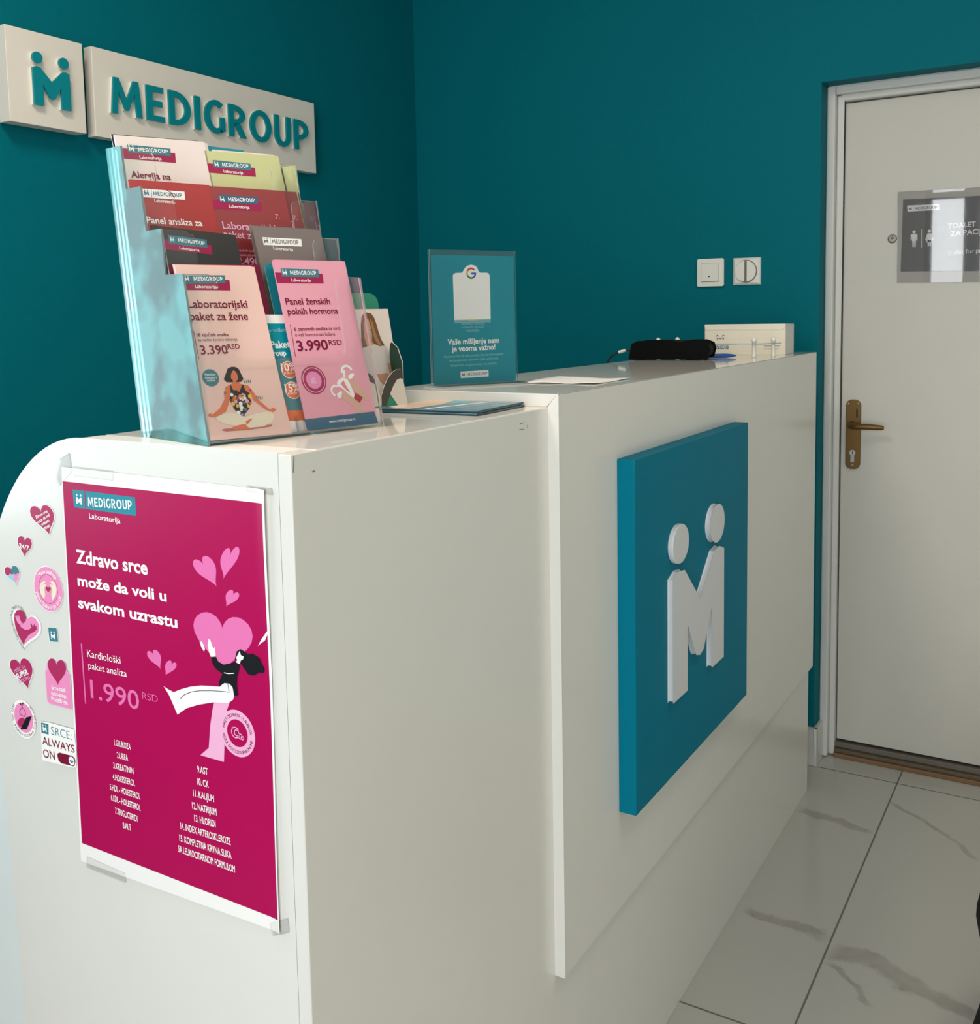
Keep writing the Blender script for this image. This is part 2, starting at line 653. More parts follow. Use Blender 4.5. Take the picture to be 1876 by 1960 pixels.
def floor_material():
    m = bpy.data.materials.new('marble look floor tile')
    m.use_nodes = True
    nt = m.node_tree
    N, Lk = nt.nodes, nt.links
    b = N['Principled BSDF']
    geo = N.new('ShaderNodeNewGeometry')
    sep = N.new('ShaderNodeSeparateXYZ')
    Lk.new(geo.outputs['Position'], sep.inputs[0])

    def math_(op, a, b_=None, c=None):
        n = N.new('ShaderNodeMath')
        n.operation = op
        for i, x in enumerate((a, b_, c)):
            if x is None:
                continue
            if isinstance(x, (int, float)):
                n.inputs[i].default_value = x
            else:
                Lk.new(x, n.inputs[i])
        return n.outputs[0]

    X, Y = sep.outputs[0], sep.outputs[1]
    nz = N.new('ShaderNodeTexNoise')
    nz.inputs['Scale'].default_value = 5.5
    nz.inputs['Detail'].default_value = 6
    nz.inputs['Roughness'].default_value = 0.62
    Lk.new(geo.outputs['Position'], nz.inputs['Vector'])
    nz2 = N.new('ShaderNodeTexNoise')
    nz2.inputs['Scale'].default_value = 16
    nz2.inputs['Detail'].default_value = 5
    Lk.new(geo.outputs['Position'], nz2.inputs['Vector'])
    n1 = math_('SUBTRACT', nz.outputs['Fac'], 0.5)
    veins = None
    # x0, y0, x1, y1, width, wander
    for (x0, y0, x1, y1, w, amp) in VEINS:
        L = math.hypot(x1 - x0, y1 - y0)
        tx, ty = (x1 - x0) / L, (y1 - y0) / L
        along = math_('ADD', math_('MULTIPLY', math_('SUBTRACT', X, x0), tx), math_('MULTIPLY', math_('SUBTRACT', Y, y0), ty))
        perp = math_('ADD', math_('MULTIPLY', math_('SUBTRACT', X, x0), -ty), math_('MULTIPLY', math_('SUBTRACT', Y, y0), tx))
        d = math_('ABSOLUTE', math_('ADD', perp, math_('MULTIPLY', n1, amp)))
        body = math_('SUBTRACT', 1, math_('DIVIDE', d, w))
        body = math_('MAXIMUM', math_('MINIMUM', math_('MULTIPLY', body, 2.2), 1), 0)
        e0 = math_('MINIMUM', math_('MAXIMUM', math_('MULTIPLY', along, 40), 0), 1)
        e1 = math_('MINIMUM', math_('MAXIMUM', math_('MULTIPLY', math_('SUBTRACT', L, along), 40), 0), 1)
        v = math_('MULTIPLY', body, math_('MULTIPLY', e0, e1))
        veins = v if veins is None else math_('MAXIMUM', veins, v)
    veins = math_('MULTIPLY', veins, math_('MINIMUM', math_('MULTIPLY', nz2.outputs['Fac'], 1.1), 1))
    mx = N.new('ShaderNodeMix')
    mx.data_type = 'RGBA'
    mx.inputs[6].default_value = (lin(186), lin(185), lin(179), 1)
    mx.inputs[7].default_value = (lin(142), lin(137), lin(130), 1)
    Lk.new(veins, mx.inputs[0])

    # joints
    def joint(c, off, per, w):
        q = math_('DIVIDE', math_('SUBTRACT', c, off), per)
        fr = math_('ABSOLUTE', math_('SUBTRACT', math_('SUBTRACT', q, math_('FLOOR', q)), 0.5))
        return math_('GREATER_THAN', fr, 0.5 - w / per / 2)

    j = math_('MAXIMUM', joint(X, 0.2108, 0.5713, 0.0042), joint(Y, 1.0202, 1.1426, 0.0046))
    mj = N.new('ShaderNodeMix')
    mj.data_type = 'RGBA'
    mj.inputs[7].default_value = (lin(112), lin(108), lin(98), 1)
    Lk.new(j, mj.inputs[0])
    Lk.new(mx.outputs[2], mj.inputs[6])
    Lk.new(mj.outputs[2], b.inputs['Base Color'])
    Lk.new(math_('ADD', math_('MULTIPLY', j, 0.5), 0.16), b.inputs['Roughness'])
    b.inputs['Specular IOR Level'].default_value = 0.4
    return m


fm = MB()
fm.box(XW - 0.4, RXE, RYE - 0.3, 2.9, -0.08, 0.0, floor_material())
struct('floor', fm)
fm = MB()
fm.box(XW - 0.2, RXE, RYE - 0.2, 2.45, HC, HC + 0.08, CEIL)
struct('ceiling', fm)
fm = MB()
Y0, Y1, Z0, Z1 = -1.55, -0.13, 0.85, 2.35      # window in the sign wall, beside the entrance
for (a, b, c, d) in [(Y1, YB + 0.02, 0, HC), (RYE - 0.2, Y0, 0, HC), (Y0, Y1, 0, Z0), (Y0, Y1, Z1, HC)]:
    fm.box(XW - 0.18, XW, a, b, c, d, TEALWALL)
struct('wall_left', fm)
fm = MB()
yw = 2.42
fm.box(XW, XR, YB, yw, 0, HC, TEALWALL)
fm.box(XR, XD1, YB, yw, ZL, HC, TEALWALL)
fm.box(XD1, RXE, YB, yw, 0, HC, TEALWALL)
struct('wall_back', fm)
fm = MB()
fm.box(RXE, RXE + 0.15, RYE, 2.42, 0, HC, M('cream wall paint', (232, 226, 214), 0.7))
struct('wall_right', fm)
fm = MB()
FW = M('pale wall paint', (220, 218, 210), 0.7)
X0, X1, ZF0, ZF1 = -0.50, 1.95, 0.12, 2.55
for (a, b, c, d) in [(XW, X0, 0, HC), (X1, RXE, 0, HC), (X0, X1, 0, ZF0), (X0, X1, ZF1, HC)]:
    fm.box(a, b, RYE - 0.15, RYE, c, d, FW)
struct('wall_front', fm)

ALU = M('anthracite window frame', (58, 60, 64), 0.4)


def window(name, fr, a0, a1, b0, b1, mull, trans):
    r = bpy.data.objects.new(name, None)
    COL.objects.link(r)
    r['kind'] = 'structure'
    r.location = fr((a0 + a1) / 2, b0, 0)
    f = MB()
    t = 0.045
    for (p, q, u, v) in [(a0, a0 + t, b0, b1), (a1 - t, a1, b0, b1), (a0, a1, b0, b0 + t), (a0, a1, b1 - t, b1)] + \
            [(x - 0.03, x + 0.03, b0, b1) for x in mull] + [(a0, a1, z - 0.025, z + 0.025) for z in trans]:
        f.box(p, q, u, v, -0.09, -0.03, ALU, fr)
    obj('window_frame', f, r)
    g = MB()
    g.box(a0 + 0.02, a1 - 0.02, b0 + 0.02, b1 - 0.02, -0.062, -0.058, GLASS, fr)
    obj('window_pane', g, r)


window('window_1', frame((0, RYE, 0), (1, 0, 0), (0, 0, 1), (0, 1, 0)), X0, X1, ZF0, ZF1, [-0.20, -0.145, 0.30, 0.82], [2.17])
window('window_2', frame((XW, 0, 0), (0, 1, 0), (0, 0, 1), (1, 0, 0)), Y0, Y1, Z0, Z1, [-0.95], [])

# skirting tiles
fm = MB()
fm.box(XW, XR + 0.011, YB - 0.010, YB, 0, 0.115, TILEW)
fm.box(XR, XR + 0.011, YB - 0.010, YD - 0.045, 0, 0.115, TILEW)
struct('baseboard_back', fm, bevel=0.002)

# ------------------------------------------------------------------ the door
fm = MB()
for (x0, x1, y0, dz) in [(XR, 0.0, YD - 0.045, 0), (0.0, 0.016, YD - 0.022, 0)]:
    fm.box(x0, x1, y0, YD + 0.07, 0.004, ZL - (0.0 if x0 == XR else 0.024), FRAMEP)
fm.box(0.0, XD1 - 0.03, YD - 0.045, YD + 0.07, ZL - 0.024, ZL, FRAMEP)
fm.box(0.016, XD1 - 0.03, YD - 0.022, YD + 0.07, ZL - 0.040, ZL - 0.024, FRAMEP)
fm.box(XD1 - 0.03, XD1, YD - 0.045, YD + 0.07, 0.004, ZL, FRAMEP)
tr = struct('trim_1', fm, bevel=0.004)
fm = MB()
fm.box(0.016, XD1 - 0.03, YD - 0.030, YD + 0.07, 0, 0.013, THRESH)
fm.box(0.016, XD1 - 0.03, YD - 0.022, YD + 0.07, 0.013, 0.024, M('grey brown threshold', (92, 80, 64), 0.6, var=0.2, scale=30))
fm.box(0.016, XD1 - 0.03, YD - 0.008, YD + 0.07, 0.024, 0.040, M('grey threshold strip', (104, 98, 90), 0.6, var=0.15, scale=30))
struct('trim_2', fm, bevel=0.002)
fm = MB()
fm.box(0.0, XD1, 2.41, 2.44, 0, ZL, DARK)  # near-black sheet behind the door, shade of the gaps put into its colour
struct('gap_shade_sheet', fm)

door = bpy.data.objects.new('door_1', None)
COL.objects.link(door)
door.location = (0.016, YD, 0.047)
door['kind'] = 'structure'
door['label'] = 'white painted door with brown lever handle in the back wall recess'
fm = MB()
fm.box(0.0185, XD1 - 0.033, YD - 0.0, YD + 0.04, 0.047, ZL - 0.043, DOORP)
obj('door_leaf', fm, door, bevel=0.002)


def rrect(x0, x1, y0, y1, r, n=6, rt=None):
    rt = r if rt is None else rt
    pts = []
    for (cx, cy, a, q) in [(x1 - rt, y1 - rt, 0, rt), (x0 + rt, y1 - rt, 90, rt), (x0 + r, y0 + r, 180, r), (x1 - r, y0 + r, 270, r)]:
        for i in range(n + 1):
            t = math.radians(a + 90 * i / n)
            pts.append((cx + q * math.cos(t), cy + q * math.sin(t)))
    return pts


dfr = frame((0, YD, 0), (1, 0, 0), (0, 0, 1), (0, -1, 0))
fm = MB()
fm.prism(rrect(0.0335, 0.0745, 0.868, 1.070, 0.017, 8), dfr, 0, 0.009, BRASS)
pl = obj('handle_plate', fm, door, bevel=0.002)
for (x, z) in [(0.041, 1.058), (0.067, 1.058), (0.054, 0.880)]:
    fm = MB()
    fm.lathe([(0.0, 0.0108), (0.0026, 0.0105), (0.0034, 0.009)], frame((x, YD, z), (1, 0, 0), (0, 0, 1), (0, -1, 0)), STEEL, 10)
    obj('screw', fm, pl)
fm = MB()
fm.box(0.0625, 0.0665, 1.018, 1.044, 0.0085, 0.0095, DARK, dfr)
obj('key_slot', fm, pl)
fm = MB()
zc = 0.908
fm.prism(discpts(0.054, zc + 0.008, 0.0085, 16), dfr, 0.008, 0.0125, STEEL)
fm.prism([(0.049, zc - 0.020), (0.059, zc - 0.020), (0.059, zc + 0.004), (0.049, zc + 0.004)], dfr, 0.008, 0.0123, STEEL)
fm.box(0.0532, 0.0548, zc + 0.004, zc + 0.013, 0.0120, 0.0129, DARK, dfr)
obj('lock_cylinder', fm, pl)
fm = MB()
zl = 0.997
fm.tube([dfr(0.050, zl, 0.006), dfr(0.050, zl, 0.030), dfr(0.052, zl, 0.043), dfr(0.060, zl, 0.050), dfr(0.075, zl, 0.052),
         dfr(0.105, zl + 0.0005, 0.052), dfr(0.140, zl - 0.001, 0.050), dfr(0.146, zl - 0.001, 0.0495)],
        [0.011, 0.0085, 0.0085, 0.0085, 0.0082, 0.0085, 0.0068, 0.005], BRASS, 14)
obj('lever', fm, door)

# ------------------------------------------------------------------ reception desk
ZT = 1.2                     # lower counter
T1, T2 = 0.016, 0.0186       # wrap-round cover in front and on top
ZU = ZT + T2
YW, YE = 0.5143, 1.985       # where the cover starts, far end of the desk
desk = thing('reception_desk', (-0.15, 1.0, 0), 'white laminate reception desk with stepped counter, rounded end and teal logo board', 'desk')
# end panel with its rounded corner
prof = [(-0.018, 0.0), (-0.018, ZT)]
rx, rz, ecx, ecz = 0.200, 0.265, -0.306, ZT - 0.265
for i in range(25):
    t = PI / 2 + PI / 2 * i / 24
    prof.append((ecx + rx * math.cos(t), ecz + rz * math.sin(t)))
prof += [(-0.5035, 0.86), (-0.493, 0.768), (-0.479, 0.45), (-0.468, 0.0)]
efr = frame((0, 0, 0), (1, 0, 0), (0, 0, 1), (0, 1, 0))
fm = MB()
fm.prism(prof, efr, 0.0, 0.036, WHITELAM, LAMEDGE)
obj('end_panel', fm, desk, bevel=0.0012)
fm = MB()
fm.box(-0.0172, 0.0, 0.0, YE, 0.0, ZT - 0.0006, WHITELAM)
obj('front_panel', fm, desk, bevel=0.0012)
fm = MB()
fm.box(-0.315, -0.0005, 0.0362, YE, ZT - 0.036, ZT, LAMTOP)
obj('countertop', fm, desk, bevel=0.0012)
fm = MB()
fm.prism([(-0.285, 0), (T1, 0), (T1 - T2 * 0.98, -T2), (-0.285, -T2)], frame((0, 0, ZU), (1, 0, 0), (0, 0, 1), (0, 1, 0)), YW, YE, LAMTOP)
obj('raised_top', fm, desk, bevel=0.0008)
fm = MB()
fm.prism([(T1, 0.3634), (T1, ZU - 0.0007), (0.0004, ZU - 0.0007 - T1 * 1.1), (0.0004, 0.3634)],
         frame((0, 0, 0), (1, 0, 0), (0, 0, 1), (0, 1, 0)), YW, YE, WHITELAM)
obj('raised_front_panel', fm, desk, bevel=0.0008)
fm = MB()
fm.box(-0.30, 0.0, YE + 0.0005, YE + 0.018, 0.0, ZT - 0.037, WHITELAM)
obj('far_side_panel', fm, desk)
fm = MB()
fm.box(-1.02, -0.03, 0.0365, YE - 0.02, 0.805, 0.84, LAMTOP)
obj('worktop', fm, desk, bevel=0.001)
fm = MB()
fm.prism([(-1.02, 0.0), (-0.4705, 0.0), (-0.4815, 0.45), (-0.4955, 0.768), (-0.4972, 0.804), (-1.02, 0.804)], efr, 0.006, 0.030, M('white laminate with painted daylight tint', (222, 230, 230), 0.25, 0.45))  # bluish tone paints cool daylight into the white laminate
obj('worktop_side', fm, desk, bevel=0.0008)
# scuffs and a chipped edge on the front
SCUFF = M('scuff mark', (128, 124, 112), 0.7)
for pts, w_ in [([(563, 874), (562.5, 884), (561.5, 905)], 0.0010), ([(598, 903), (603, 901)], 0.0014), ([(995, 811), (1003, 809)], 0.0008), ([(1010, 813), (1010, 820)], 0.0008),
                ([(994, 822), (1003, 822)], 0.0008)]:
    A = Art((0.0004, 0, 0), (0, 1, 0), (0, 0, 1))
    A.line(pts, w_, SCUFF, 0)
    obj('scuff_mark', A, desk)
# teal logo board
fm = MB()
TB = 0.030
py0, py1, pz0, pz1 = 0.7085, 1.290, 0.5285, 1.1025
fm.box(T1, T1 + TB, py0, py1, pz0, pz1, PANELT)
lp = obj('logo_board', fm, desk, bevel=0.0012)
lfr = frame((T1 + TB, 0.846, 0.670), (0, 0.262, 0), (0, 0, 0.262), (1, 0, 0))
for nm, pg in zip(('figure_body', 'figure_head', 'figure_head'), LOGO):
    fm = MB()
    if nm == 'figure_head':
        cx = 0.14 if pg[0][0] < 0.5 else 0.86
        pg = [(cx + 0.150 * math.cos(2 * PI * i / 28), 1.015 + 0.130 * math.sin(2 * PI * i / 28)) for i in range(28)]
    fm.prism(pg, lfr, 0.0, 0.010, LOGOW)
    obj(nm, fm, lp, bevel=0.002)

# ------------------------------------------------------------------ signs on the left wall
SD = 0.0323
sfr = frame((XW, 0, 0), (0, 1, 0), (0, 0, 1), (1, 0, 0))
sg = thing('logo_sign', (XW + 0.01, 0.73, 1.755), 'square white wall sign with teal two-headed figure mark', 'sign')
fm = MB()
fm.box(0.636, 0.823, 1.757, 1.957, 0.004, SD + 0.008, SIGNW, sfr)
obj('sign_board', fm, sg, bevel=0.001)
for nm, pg in zip(('figure_body', 'figure_head', 'figure_head'), LOGO):
    fm = MB()
    if nm == 'figure_head':
        cx = 0.14 if pg[0][0] < 0.5 else 0.86
        pg = discpts(cx, 1.13, 0.135, 28)
    else:
        pg = [(x, y * 1.10) for x, y in pg]
    fm.prism(pg, frame((XW + SD + 0.008, 0.6885, 1.799), (0, 0.0895, 0), (0, 0, 0.0895), (1, 0, 0)), 0.006, 0.012, SIGNT)
    fm.prism(pg, frame((XW + SD + 0.008, 0.6885, 1.799), (0, 0.0895, 0), (0, 0, 0.0895), (1, 0, 0)), 0.0, 0.006, SIGNW)
    obj(nm, fm, sg)
sg = thing('name_sign', (XW + 0.01, 1.23, 1.755), 'long white wall sign with raised teal capital letters', 'sign')
fm = MB()
fm.box(0.8536, 1.612, 1.757, 1.960, 0.004, SD, SIGNW, sfr)
obj('sign_board', fm, sg, bevel=0.001)
total = sum(w for w, _ in WORDMARK) + WORD_GAP * (len(WORDMARK) - 1)
kx, x = (1.571 - 0.893) / total, 0.893
for w, polys in WORDMARK:
    fm = MB()
    for pg in polys:
        for (d0, d1, mat) in [(0.0, 0.006, SIGNW), (0.006, 0.012, SIGNT)]:
            fm.prism([(px_ * kx, py_ * 0.0835) for px_, py_ in pg], frame((XW + SD, x, 1.8155), (0, 1, 0), (0, 0, 1), (1, 0, 0)), d0, d1, mat)
    obj('letter', fm, sg)
    x += (w + WORD_GAP) * kx

# ------------------------------------------------------------------ switches
def plate(x0, x1, z0, z1, round_, label):
    r = thing('wall_switch', ((x0 + x1) / 2, YB, z0), label, 'switch', 'switches on the back wall')
    fr = frame((0, YB, 0), (1, 0, 0), (0, 0, 1), (0, -1, 0))
    f = MB()
    if round_:
        f.add([fr(x0, z0, 0), fr(x1, z0, 0), fr(x1, z1, 0), fr(x0, z1, 0),
               fr(x0 + .001, z0 + .001, .006), fr(x1 - .001, z0 + .001, .006), fr(x1 - .001, z1 - .001, .006), fr(x0 + .001, z1 - .001, .006),
               fr(x0 + .007, z0 + .007, .011), fr(x1 - .007, z0 + .007, .011), fr(x1 - .007, z1 - .007, .011), fr(x0 + .007, z1 - .007, .011)],
              [(0, 1, 5, 4), (1, 2, 6, 5), (2, 3, 7, 6), (3, 0, 4, 7), (4, 5, 9, 8), (5, 6, 10, 9), (6, 7, 11, 10), (7, 4, 8, 11), (8, 9, 10, 11)], PLASTW)
    else:
        f.prism(rrect(x0, x1, z0, z1, 0.004, 4), fr, 0, 0.009, PLASTW)
    obj('switch_plate', f, r, bevel=0.001)
    cx, cz = (x0 + x1) / 2, (z0 + z1) / 2
    if round_:
        f = MB()
        f.prism(discpts(cx, cz, 0.0328, 40), fr, 0.010, 0.0115, JOINT)
        f.prism([p for p in discpts(cx, cz, 0.0305, 48) if p[0] <= cx - 0.0003], fr, 0.010, 0.018, PLASTW)
        f.prism([p for p in discpts(cx, cz, 0.0305, 48) if p[0] >= cx + 0.0003], fr, 0.010, 0.018, PLASTW)
        obj('round_button', f, r)
    else:
        f = MB()
        f.box(cx - .0275, cx + .0265, cz - .0275, cz + .0275, 0.0088, 0.0096, JOINT, fr)
        f.box(cx - .0268, cx + .0258, cz - .0262, cz + .0268, 0.009, 0.0128, PLASTW, fr)
        k_ = obj('rocker', f, r, bevel=0.0012)
        f = MB()
        f.prism(discpts(cx - 0.003, cz - 0.0115, 0.0022, 12), fr, 0.0128, 0.0131, DARK)
        obj('indicator', f, k_)


plate(-0.3766, -0.2971, 1.4047, 1.4841, False, 'square white rocker switch with a dark dot, left of the pair')
plate(-0.2700, -0.1881, 1.4047, 1.4841, True, 'white switch with a large round split button, nearer the door')

# ------------------------------------------------------------------ laminated sign on the door
Zs = Z(1300, 300, 3.257)
A = Art((0, YD - 0.0022, 0), (1, 0, 0), (0, 0, 1), Zs)
ds = thing('toilet_sign', (0.32, YD - 0.0012, 1.395), 'laminated dark toilet sign with man and woman figures on the white door', 'sign')
fm = MB()
fm.prism([(0.165, 1.402), (0.502, 1.394), (0.506, 1.646), (0.163, 1.652)], dfr, 0.0004, 0.0030, LAMIN)
lam = obj('laminate_sleeve', fm, ds, normals=True)
cm = M('print anthracite gloss', (50, 52, 56), 0.35, 0.5, coat=1.0)
cw = M('print white gloss', (236, 236, 236), 0.35, 0.5, coat=1.0)
A.loc([(0.1745, 1.4325), (0.4745, 1.424), (0.478, 1.624), (0.1775, 1.6305)], cm, 0)
A.poly([(1422, 305), (1622, 294), (1622, 331), (1424, 342)], cw, 1)
A.logo((1432, 334), (1450, 333), I_CARD, 2)
A.line([(1460, 306), (1461, 336)], 0.0006, I_CARD, 2)
A.text((1470, 331), (1608, 323), 'MEDIGROUP', I_CARD, 2, 0.01)
# figures
def person(cx, top, skirt):
    A.circ((cx, top + 10), (cx, top), cw, 1, n=16)
    if skirt:
        A.poly([(cx - 12, top + 24), (cx + 12, top + 23), (cx + 26, top + 64), (cx + 19, top + 68), (cx + 10, top + 42), (cx + 19, top + 78),
                (cx - 19, top + 80), (cx - 10, top + 42), (cx - 19, top + 70), (cx - 26, top + 66)], cw)
    else:
        A.poly([(cx - 20, top + 28), (cx - 14, top + 23), (cx + 14, top + 22), (cx + 21, top + 27), (cx + 22, top + 62), (cx + 15, top + 63), (cx + 14, top + 36),
                (cx + 12, top + 66), (cx - 12, top + 67), (cx - 14, top + 37), (cx - 15, top + 64), (cx - 22, top + 63)], cw)
    for q in (-1, 1):
        A.poly([(cx + q * 1, top + 66), (cx + q * 11, top + 66), (cx + q * 10, top + 104), (cx + q * 2, top + 104)], cw)


person(1465, 459, False)
person(1560, 454, True)
A.line([(1512, 452), (1511, 566)], 0.0012, cw, 1)
A.text((1675, 446), (1850, 434), 'TOALET', cw, 1, 0.015)
A.text((1690, 496), (2010, 470), 'ZA PACIJENTE', cw, 1, 0.015)
A.text((1675, 612), (1985, 590), 'Toilet for patients', cw, 1, 0.0)
for m_ in (cm, cw):
    m_.node_tree.nodes['Principled BSDF'].inputs['Coat IOR'].default_value = 1.9
obj('sign_card', A, ds)
hk = thing('adhesive_hook', (0.150, YD, 1.522), 'clear round adhesive hook on the door left of the sign', 'hook')
fm = MB()
fm.lathe([(0.0, 0.006), (0.006, 0.0055), (0.011, 0.003), (0.0125, 0.0)], frame((0.1505, YD, 1.524), (1, 0, 0), (0, 0, 1), (0, -1, 0)), LAMIN, 20)
obj('hook_base', fm, hk)
fm = MB()
fm.lathe([(0.0, 0.013), (0.003, 0.012), (0.0042, 0.009), (0.003, 0.0055)], frame((0.1525, YD, 1.526), (1, 0, 0), (0, 0, 1), (0, -1, 0)), STEEL, 14)
obj('hook_knob', fm, hk)

# ------------------------------------------------------------------ poster on the desk end
Z3, Z4, Z5 = Z(110, 900, 4.363), Z(110, 1030, 4.363), Z(140, 1380, 4.467)
A = Art((0, -0.0012, 0), (1, 0, 0), (0, 0, 1))
A.grid([(117, 893), (509, 937), (537.5, 1786), (155, 1648)], PAPER, 0, 70, 30)
A.grid([(120, 921), (503.5, 963.5), (533.5, 1760.5), (157, 1613.5)], I_MAG, 1, 70, 30)
A.zf = Z3
A.poly([(127, 160), (650, 227), (657, 381), (140, 309)], I_TEAL, 2)
A.line([(228, 172), (236, 322)], 0.0012, I_MAG, 3)
A.logo((160, 280), (206, 287), I_WHITE, 3)
A.text((259, 301), (626, 332), 'MEDIGROUP', I_WHITE, 3, 0.0, cap=76)
A.text((268, 401), (528, 444), 'Laboratorija', I_WHITE, 3, 0.006, cap=45)
A.zf = Z4
for (a, b, t, c) in [((160, 203), (757, 304), 'Zdravo srce', 108), ((172, 391), (915, 528), 'može da voli u', 84), ((178, 578), (1005, 748), 'svakom uzrastu', 88)]:
    A.text(a, b, t, I_WHITE, 3, 0.028, cap=c)
A.line([(202, 880), (238, 1382)], 0.0022, I_PINK, 3)
A.text((252, 990), (530, 1050), 'Kardiološki', I_WHITE, 3, 0.0, cap=60)
A.text((262, 1088), (582, 1160), 'paket analiza', I_WHITE, 3, 0.0, cap=56)
A.text((282, 1330), (688, 1436), '1.990', I_PINK, 3, 0.008, cap=150)
A.text((712, 1342), (842, 1372), 'RSD', I_PINK, 3, -0.01, cap=58)
A.heart((1149, 258), (1306, 200), (1333, 406), I_PINK, 2)
A.heart((1367, 160), (1517, 140), (1387, 343), I_PINK, 2)
A.heart((1415, 458), (1512, 500), (1409, 573), I_PINK, 2)
A.heart((1137, 730), (1632, 820), (1385, 1130), I_PINK, 2)
A.heart((757, 990), (858, 970), (864, 1094), I_PINK, 2)
A.heart((908, 1045), (990, 1080), (903, 1148), I_PINK, 2)
A.poly([(1312, 1360), (1440, 1370), (1415, 1440), (1400, 1600), (1392, 1868), (1195, 1812), (1265, 1750), (1278, 1560), (1295, 1440)], I_LPINK, 2)
A.poly([(1360, 1240), (1385, 1208), (1440, 1216), (1466, 1245), (1478, 1320), (1468, 1350), (1430, 1375), (1300, 1370), (1180, 1390), (1080, 1420),
        (1005, 1473), (970, 1390), (935, 1310), (890, 1235), (930, 1262), (975, 1285), (1030, 1262), (1110, 1240), (1200, 1230), (1300, 1235)], I_WHITE, 4)
A.line([(1030, 1340), (1065, 1305), (1120, 1283), (1200, 1272), (1300, 1272), (1438, 1285), (1425, 1215)], 0.0007, I_BLACK, 5)
A.poly([(1285, 990), (1325, 988), (1345, 1030), (1390, 1055), (1440, 1045), (1500, 1030), (1525, 1050), (1520, 1100), (1505, 1150), (1500, 1230),
        (1512, 1310), (1480, 1318), (1465, 1240), (1440, 1214), (1400, 1208), (1352, 1240), (1355, 1190), (1380, 1130), (1330, 1095), (1300, 1050)], I_BLACK, 5)
A.line([(1395, 1122), (1430, 1130), (1478, 1127)], 0.0008, I_WHITE, 6)
A.poly([(1258, 890), (1265, 840), (1280, 850), (1290, 880), (1306, 925), (1318, 905), (1325, 988), (1285, 992), (1268, 950)], I_WHITE, 4)
A.poly([(1190, 865), (1210, 862), (1225, 895), (1235, 925), (1228, 948), (1205, 910)], I_WHITE, 4)
A.poly([(1490, 990), (1500, 945), (1530, 926), (1565, 945), (1590, 970), (1630, 962), (1690, 1000), (1710, 1050), (1733, 1090), (1725, 1125),
        (1690, 1122), (1640, 1148), (1595, 1135), (1560, 1085), (1540, 1052), (1500, 1030), (1484, 1010)], I_BLACK, 5)
A.poly([(1527, 940), (1535, 975), (1558, 985), (1555, 1010), (1535, 1020), (1528, 1050), (1497, 1037), (1505, 1012), (1495, 1000)], I_WHITE, 6)
A.circ((1505, 1630), (1505, 1437), I_LPINK, 3)
A.circ((1505, 1628), (1505, 1437), I_MAG, 4, k=0.59)
A.arc((1505, 1630), (1505, 1437), 0.72, math.radians(172), math.radians(8), 'PAKET OBUHVATA 15 ANALIZA', I_DMAR, 4, 0.20)
A.arc((1505, 1630), (1505, 1437), 0.88, math.radians(190), math.radians(350), 'REZULTATI DOSTUPNI ONLINE', I_DMAR, 4, 0.20)
A.circ((1490, 1622), (1490, 1575), I_LPINK, 5, k=1.0, k2=0.82, n=24, a0=0.6, a1=5.9)
A.circ((1500, 1625), (1500, 1597), I_LPINK, 5, k=1.0, k2=0.72, n=20)
A.circ((1530, 1655), (1530, 1630), I_LPINK, 5, k=1.0, k2=0.7, n=20)
A.circ((1548, 1668), (1548, 1650), I_LPINK, 5, k=1.0, k2=0.65, n=20)
A.circ((1465, 1580), (1465, 1573), I_LPINK, 5, n=10)
A.zf = Z5
for (a, b, t) in [((355, 206), (495, 246), '1.GLUKOZA'), ((378, 313), (473, 341), '2.UREA'), ((347, 403), (520, 451), '3.KREATININ'),
                  ((343, 500), (532, 557), '4.HOLESTEROL'), ((317, 585), (577, 670), '5.HDL - HOLESTEROL'), ((327, 676), (580, 768), '6.LDL - HOLESTEROL'),
                  ((362, 788), (553, 860), '7.TRIGLICERIDI'), ((428, 913), (500, 936), '8.ALT')]:
    A.text(a, b, t, I_WHITE, 3, 0.014, cap=50)
for (a, b, t) in [((1065, 436), (1155, 461), '9.AST'), ((1065, 542), (1163, 570), '10. CK'), ((1030, 640), (1208, 692), '11. KALIJUM'),
                  ((1022, 748), (1230, 807), '12. NATRIJUM'), ((1040, 857), (1222, 908), '13. HLORIDI'), ((922, 922), (1350, 1060), '14. INDEX ARTEROSKLEROZE'),
                  ((912, 1024), (1357, 1178), '15. KOMPLETNA KRVNA SLIKA'), ((902, 1117), (1387, 1296), 'SA LEUKOCITARNOM FORMULOM')]:
    A.text(a, b, t, I_WHITE, 3, 0.014, cap=56)
A.zf = ID
A.poly([(514, 1206), (502, 1222), (494, 1236), (503, 1229), (508, 1226), (514.5, 1212)], PAPER, 3)


def curl(p):
    q = p.copy()
    t = (p.x + 0.050) / 0.02
    if t > 0:
        q.y -= 0.0042 * min(t, 1.2) ** 2 * (0.55 + 0.45 * math.sin(p.z * 17 + 1.2))
    return q


po = obj('poster', A, warp=curl)
tag(po, 'magenta heart health poster with white edges taped to the desk end', 'poster')

